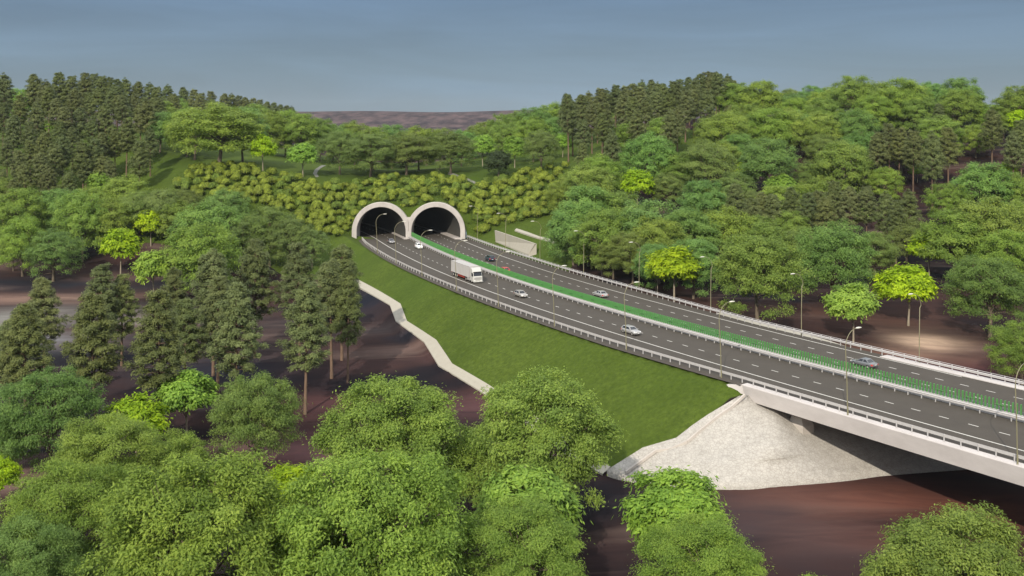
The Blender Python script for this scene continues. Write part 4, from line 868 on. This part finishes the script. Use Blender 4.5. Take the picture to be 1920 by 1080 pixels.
for px, y, w_ in [(1131,192,36),(1170,175,36),(1187,182,36),(1230,170,36),(1285,168,36),(1094,225,34),(1148,248,34),(1110,195,34),(1210,185,34),(1255,175,34),(1300,165,34),(1325,170,34),(1093,265,28),(1645,247,40),(1685,240,40),(1712,246,44),(1778,240,44),(1860,205,44),(1915,225,44),(1752,262,40),(1668,232,40),(1862,308,42),(1270,200,34),(1195,205,34),(1900,250,40)]: T('P', px, y, w_, 'p', rh)
T('P',1066,176,38,'p',rh,303); T('P',1748,250,46,'p',rh,396)
for t in [('A',1490,178,66,'w'),('A',1440,195,100,'g'),('A',1485,200,90,'g'),('A',1545,178,78,'g'),('A',1640,172,82,'g'),('A',1720,172,82,'g'),('A',1800,162,86,'y'),('A',1850,192,58,'w'),('A',1882,196,58,'g'),('B',1906,202,54,'l'),('A',1600,200,88,'b'),('A',1762,212,84,'g'),('A',1437,252,112,'b'),('D',1540,245,70,'o'),('A',1578,258,112,'y'),('A',1615,240,84,'b'),('D',1690,250,70,'o'),
          ('A',1215,242,108,'b'),('D',1322,258,120,'o'),('A',1335,214,70,'y'),('A',1362,205,98,'g'),('B',1195,313,72,'l'),('A',1105,303,98,'y'),('A',1845,298,112,'b'),('A',1905,318,92,'y'),('B',1465,325,68,'w'),('A',1530,330,95,'y'),('D',1250,318,70,'o'),('A',1320,330,105,'b'),('D',1375,318,80,'o'),('A',1400,190,90,'g'),('A',1540,205,84,'g'),('A',1830,230,60,'y'),('B',1400,300,50,'l'),('B',1720,305,34,'w'),('A',1180,225,60,'g'),('B',1890,300,40,'l'),('B',1055,250,40,'w')]: T(*t, rh)
rl = 'on the lower right hillside above the road'
for px, y in [(1382,345),(1408,372),(1430,360),(1452,365),(1485,350),(1512,362),(1532,358),(1565,340),(1592,350),(1625,350),(1660,362),(1705,358),(1680,375),(1550,370)]: T('P', px, y, 44, 'p', rl)
for t in [('A',1105,338,130,'b'),('A',1160,350,120,'y'),('A',1215,366,135,'b'),('A',1290,388,125,'b'),('A',1235,400,120,'y'),('A',1360,380,125,'g'),('A',1425,400,110,'g'),('A',1560,410,152,'b'),('D',1640,430,90,'o'),('B',1742,430,78,'l'),('B',1830,458,66,'w'),('A',1888,425,120,'g'),('B',1897,430,46,'l'),('A',1850,360,150,'y'),('A',1790,385,130,'g'),('A',1910,370,110,'g'),
          ('A',1075,375,110,'b'),('A',1130,385,120,'y'),('A',1300,440,110,'b'),('A',1230,450,90,'b'),('D',1500,420,90,'o'),('D',1700,400,90,'o'),('B',1620,385,45,'w'),('B',1500,345,40,'w'),('A',1480,390,90,'g'),('A',1330,345,90,'g'),('A',1060,330,70,'y')]: T(*t, rl)
T('A',1109,418,92,'y',rl,505); T('D',1150,432,90,'o',rl,524); T('D',1186,425,96,'o',rl,533); T('B',1264,458,114,'l',rl,566); T('B',1233,478,60,'w',rl,556); T('A',1420,428,192,'y',rl,604)
T('B',1600,525,110,'w',rl,643); T('B',1703,490,128,'l',rl,612); T('D',1856,470,172,'e',rl,632); T('D',1915,592,120,'g',rl,735); T('A',1075,400,90,'b',rl,498)
# fill the deep woods between the listed trees
TP = [(t[1], t[2]) for t in TREES]; nfill = 0
VIEW = []
for _ in range(9000):
    if nfill >= 125: break
    X = rng.uniform(-270, 290); Y = rng.uniform(262, 520); 
    if abs(X / Y) > .56: continue
    Z = hq(X, Y); px, py = px_of(X, Y, Z); 
    if 300 < px < 1070 and py > 250: continue                      # lawn, shrubs, portal, road
    if px < 300 and py > 345: continue
    if Y < 300 and X < 60: continue
    if min((X - a_) ** 2 + (Y - b_) ** 2 for a_, b_ in TP) < 8.2 ** 2: continue
    if px < 330: k, c = ('P', 'p') if rng.random() < .8 else ('A', 'g')
    elif 1060 < px < 1370 and Z > 19: k, c = ('P', 'p') if rng.random() < .7 else ('A', 'g')
    else: k, c = (('A', rng.choice('ggby')) if rng.random() < .72 else (('D', 'o') if rng.random() < .6 else ('P', 'p')))
    Hm = HGT[k] * rng.uniform(.72, .9); ytop = YH + FPX * (CH - Z - Hm) / Y
    lim = np.interp(px, [0, 250, 550, 620, 870, 1060, 1340, 1440, 1520, 1600, 1740, 1800, 1850, 1920], [150, 158, 195, 232, 245, 192, 142, 155, 172, 146, 160, 150, 205, 165])
    if ytop < lim: Hm -= (lim - ytop) * Y / FPX
    if Hm < HGT[k] * .5: continue
    add_tree(k, X, Y, Z, Hm, Hm / HGT[k] * WID[k] * 1.05, c, 'deep in the wood on the ' + ('left' if px < 900 else 'right') + ' hill'); TP.append((X, Y)); nfill += 1
# build and label
ORD = 'first second third fourth fifth sixth seventh eighth ninth tenth eleventh twelfth thirteenth fourteenth fifteenth sixteenth seventeenth eighteenth nineteenth twentieth'.split()
def ordn(i):
    if i < 20: return ORD[i]
    return ['twenty', 'thirty', 'forty', 'fifty'][(i + 1) // 10 - 2] + ('-' + ORD[(i + 1) % 10 - 1] if (i + 1) % 10 else 'th') if (i + 1) % 10 else ['twentieth', 'thirtieth', 'fortieth', 'fiftieth'][(i + 1) // 10 - 2]
grp = {}
for t in TREES: grp.setdefault((t[0], t[6], t[7]), []).append(t)
for (k, c, reg), ts in grp.items():
    ts.sort(key=lambda t: t[1] / t[2])
    for i, t in enumerate(ts):
        side = '' if len(ts) == 1 else (('leftmost' if i == 0 else 'rightmost' if i == len(ts) - 1 else ordn(i) + ' from left') + ' ')
        t.append(f"{COLR[c][1]} {KN[k][1]}{', ' + side.strip() + ',' if side else ''} {reg}")
for j, (k, X, Y, Z, Hm, Wm, c, reg, lab) in enumerate(TREES):
    lod = 0 if Y < 120 else 1 if Y < 235 else 2
    lm2, wm2 = rng.choice(LIB[k, lod]); root = thing(KN[k][0], lab, KN[k][2], (X, Y, Z - .1), rng.uniform(0, 6.28), {'P': 'pines of the woods', 'A': 'broadleaf trees of the woods', 'D': 'airy trees of the woods', 'B': 'small layered trees', 'R': None}[k])
    sx = Wm / WID[k]; sz = Hm / HGT[k]; root.scale = (sx, sx, sz)
    o = link_mesh('crown', lm2, root); cc = COLR[c][0]; f = rng.uniform(.86, 1.14); o.color = (cc[0] * f * rng.uniform(.93, 1.07), cc[1] * f, cc[2] * f * rng.uniform(.9, 1.15), 1)
    link_mesh('trunk', wm2, root)
print('TREES', len(TREES), {k: sum(t[0] == k for t in TREES) for k in KN}, 'fill', nfill)
# ------------------------------------------------------------------ shrubs over the tunnel
def shrub_mesh(seed):
    r = np.random.RandomState(seed); n = 26; d = rv(r, n); d[:, 2] = np.abs(d[:, 2]); C = d * np.array([1.15, 1.15, .75]) * r.uniform(.55, 1.0, n)[:, None] + np.array([0, 0, .7])
    ci = np.repeat(np.arange(n), 95); N_ = len(ci); u = rv(r, N_); u[:, 2] = np.where(r.uniform(size=N_) < .8, np.abs(u[:, 2]), u[:, 2])
    Pp = C[ci] + u * (r.uniform(.4, 1, N_) * .50)[:, None] * np.array([1, 1, .75]); nn_ = u * .5 + d[ci] * .8 + rv(r, N_) * .3 + np.array([0, 0, .5]); nn_ /= np.linalg.norm(nn_, axis=1)[:, None]
    return leaf_mesh('shrub', Pp, nn_, rv(r, N_), .27, .16, r, M['leaf'])
SH = [shrub_mesh(50 + i) for i in range(5)]
poly = np.array([(322,352),(340,328),(400,303),(450,311),(505,322),(560,337),(605,350),(640,343),(700,336),(760,329),(850,331),(905,350),(950,330),(1000,320),(1062,306),(1062,335),(1046,372),(1036,402),(1000,413),(968,424),(925,428),(905,445),(880,440),(873,425),(860,395),(820,376),(790,386),(765,406),(742,386),(712,377),(675,395),(655,440),(600,442),(565,436),(556,402),(500,388),(440,380),(380,374)], float)
cand = []; yy = 300.
while yy < 446:
    xx = 318. + (11 if int(yy / 1) % 2 else 0)
    while xx < 1068: cand.append((xx + rng.uniform(-7, 7), yy + rng.uniform(-4, 4))); xx += 17.5
    yy += 9.6
ca = np.array(cand); ok = in_poly(ca[:, 0], ca[:, 1], poly); sh = [tuple(p) for p in ca[ok]]; print('shrub candidates', len(sh))
sh.sort(key=lambda p: -p[1]); shfar = sh[296:]; sh = sh[:296]
sh.sort(key=lambda p: (int((p[1] - 300) / 12), p[0])); rows = {}
for p in sh: rows.setdefault(int((p[1] - 300) / 12), []).append(p)
rn = ['top row', 'second row down', 'third row down', 'fourth row down', 'fifth row down', 'sixth row down', 'seventh row down', 'eighth row down', 'ninth row down', 'tenth row down', 'eleventh row down', 'twelfth row down', 'bottom row']
nb = 0
for r_, ps in rows.items():
    for i, (px, py) in enumerate(ps):
        X, Y, Z = hit(px, py + 4); 
        if Y < 296 or (Y < 302.2 and -48 < X < -13): 
            if -48 < X < -13: continue
        o = link_mesh('shrub', rng.choice(SH)); s_ = rng.uniform(.85, 1.2); o.scale = (s_ * 1.15, s_ * 1.15, s_ * rng.uniform(1.45, 1.9)); o.location = (X, Y, Z - .15); o.rotation_euler = (0, 0, rng.uniform(0, 6.28))
        v = rng.random(); f = rng.uniform(.8, 1.12); o.color = (.27 * f, .335 * f, .046 * f, 1) if v < .8 else (.19 * f, .27 * f, .045 * f, 1)
        tag(o, f"{'yellow' if v < .8 else 'dark'}-green shrub above the tunnels, {rn[min(r_, 12)]}, {ordn(i)} from left", 'shrub', 'planted shrubs above the tunnels'); nb += 1
print('shrubs', nb, len(shfar))
if shfar:
    r = np.random.RandomState(8); vs = []; lvs = []
    for px, py in shfar:
        X, Y, Z = hit(px, py + 4); m_ = SH[r.randint(5)]; co = np.empty(len(m_.vertices) * 3, np.float32); m_.vertices.foreach_get('co', co); co = co.reshape(-1, 3); a_ = r.uniform(0, 6.3); s_ = r.uniform(.9, 1.25)
        ca_, sa_ = math.cos(a_), math.sin(a_); q_ = np.stack([(co[:, 0] * ca_ - co[:, 1] * sa_) * s_ * 1.15 + X, (co[:, 0] * sa_ + co[:, 1] * ca_) * s_ * 1.15 + Y, co[:, 2] * s_ * 1.65 + Z - .15], 1); vs.append(q_); lvs.append(np.repeat(r.uniform(0, 1, len(co) // 4), 4))
    q_ = np.concatenate(vs).astype(np.float32); n_ = len(q_); me = bpy.data.meshes.new('shrubs'); me.vertices.add(n_); me.vertices.foreach_set('co', q_.ravel()); me.loops.add(n_); me.loops.foreach_set('vertex_index', np.arange(n_)); me.polygons.add(n_ // 4)
    me.polygons.foreach_set('loop_start', np.arange(0, n_, 4)); me.polygons.foreach_set('loop_total', np.full(n_ // 4, 4)); me.materials.append(M['leaf']); at = me.attributes.new('lv', 'FLOAT', 'POINT'); at.data.foreach_set('value', np.concatenate(lvs).astype(np.float32)); me.update()
    o = link_mesh('shrub', me); o.color = (.265, .33, .046, 1); tag(o, 'farthest planted shrubs along the top edge of the slope above the tunnels', 'shrub', kind='stuff')
# low ground cover between the shrubs (uncountable)
r = np.random.RandomState(3); Pg = []; 
for _ in range(2600):
    px, py = r.uniform(320, 1062), r.uniform(302, 446)
    Pg.append((px, py))
Pg = np.array(Pg); Pg = Pg[in_poly(Pg[:, 0], Pg[:, 1], poly)]; W3 = np.array([hit(*p) for p in Pg]); W3 = W3[(W3[:, 1] > 302) | (W3[:, 0] < -48) | (W3[:, 0] > -13)]
ci = np.repeat(np.arange(len(W3)), 22); N_ = len(ci); Pp = W3[ci] + r.normal(size=(N_, 3)) * np.array([.8, .8, .12]) + np.array([0, 0, .25]); nn_ = rv(r, N_) * .6 + np.array([0, 0, .8]); nn_ /= np.linalg.norm(nn_, axis=1)[:, None]
o = link_mesh('ground_cover', leaf_mesh('ground_cover', Pp, nn_, rv(r, N_), .4, .2, r, M['leaf'])); o.color = (.125, .19, .03, 1); tag(o, 'low leafy ground cover between the planted shrubs above the tunnels', 'ground cover', kind='stuff')
# pale hut half hidden in the wood
X, Y, Z = hit(1381, 262); Y -= 6; X = 421 * Y / FPX; Z = hq(X, Y); zt = CH - (231 - YH) * Y / FPX
root = thing('lookout_board', 'small pale board showing between tree crowns high on the right hill', 'board', (X, Y, Z)); b = MB(); b.box((-1.6, -.06, zt - Z - .8), (1.6, .06, zt - Z + .9)); b.build('panel', M['concrete'], root)
for s_ in (-1.3, 1.3): b = MB(); b.box((s_ - .08, .07, -.5), (s_ + .08, .2, zt - Z + .8)); b.build('leg', M['barkl'], root)

# ------------------------------------------------------------------ thin haze
b = MB(); b.box((-3600, -700, -60), (3600, 3700, 95)); o = b.build('haze', bpy.data.materials.new('haze'))
hm = o.data.materials[0]; hm.use_nodes = True; t = hm.node_tree; t.nodes.clear(); pv = N(t, 'ShaderNodeVolumePrincipled'); pv.inputs['Color'].default_value = (.80, .88, .95, 1); pv.inputs['Density'].default_value = .00004; pv.inputs['Anisotropy'].default_value = .0
ou = N(t, 'ShaderNodeOutputMaterial'); t.links.new(pv.outputs[0], ou.inputs['Volume']); tag(o, 'thin pale haze over the valley', kind='stuff')
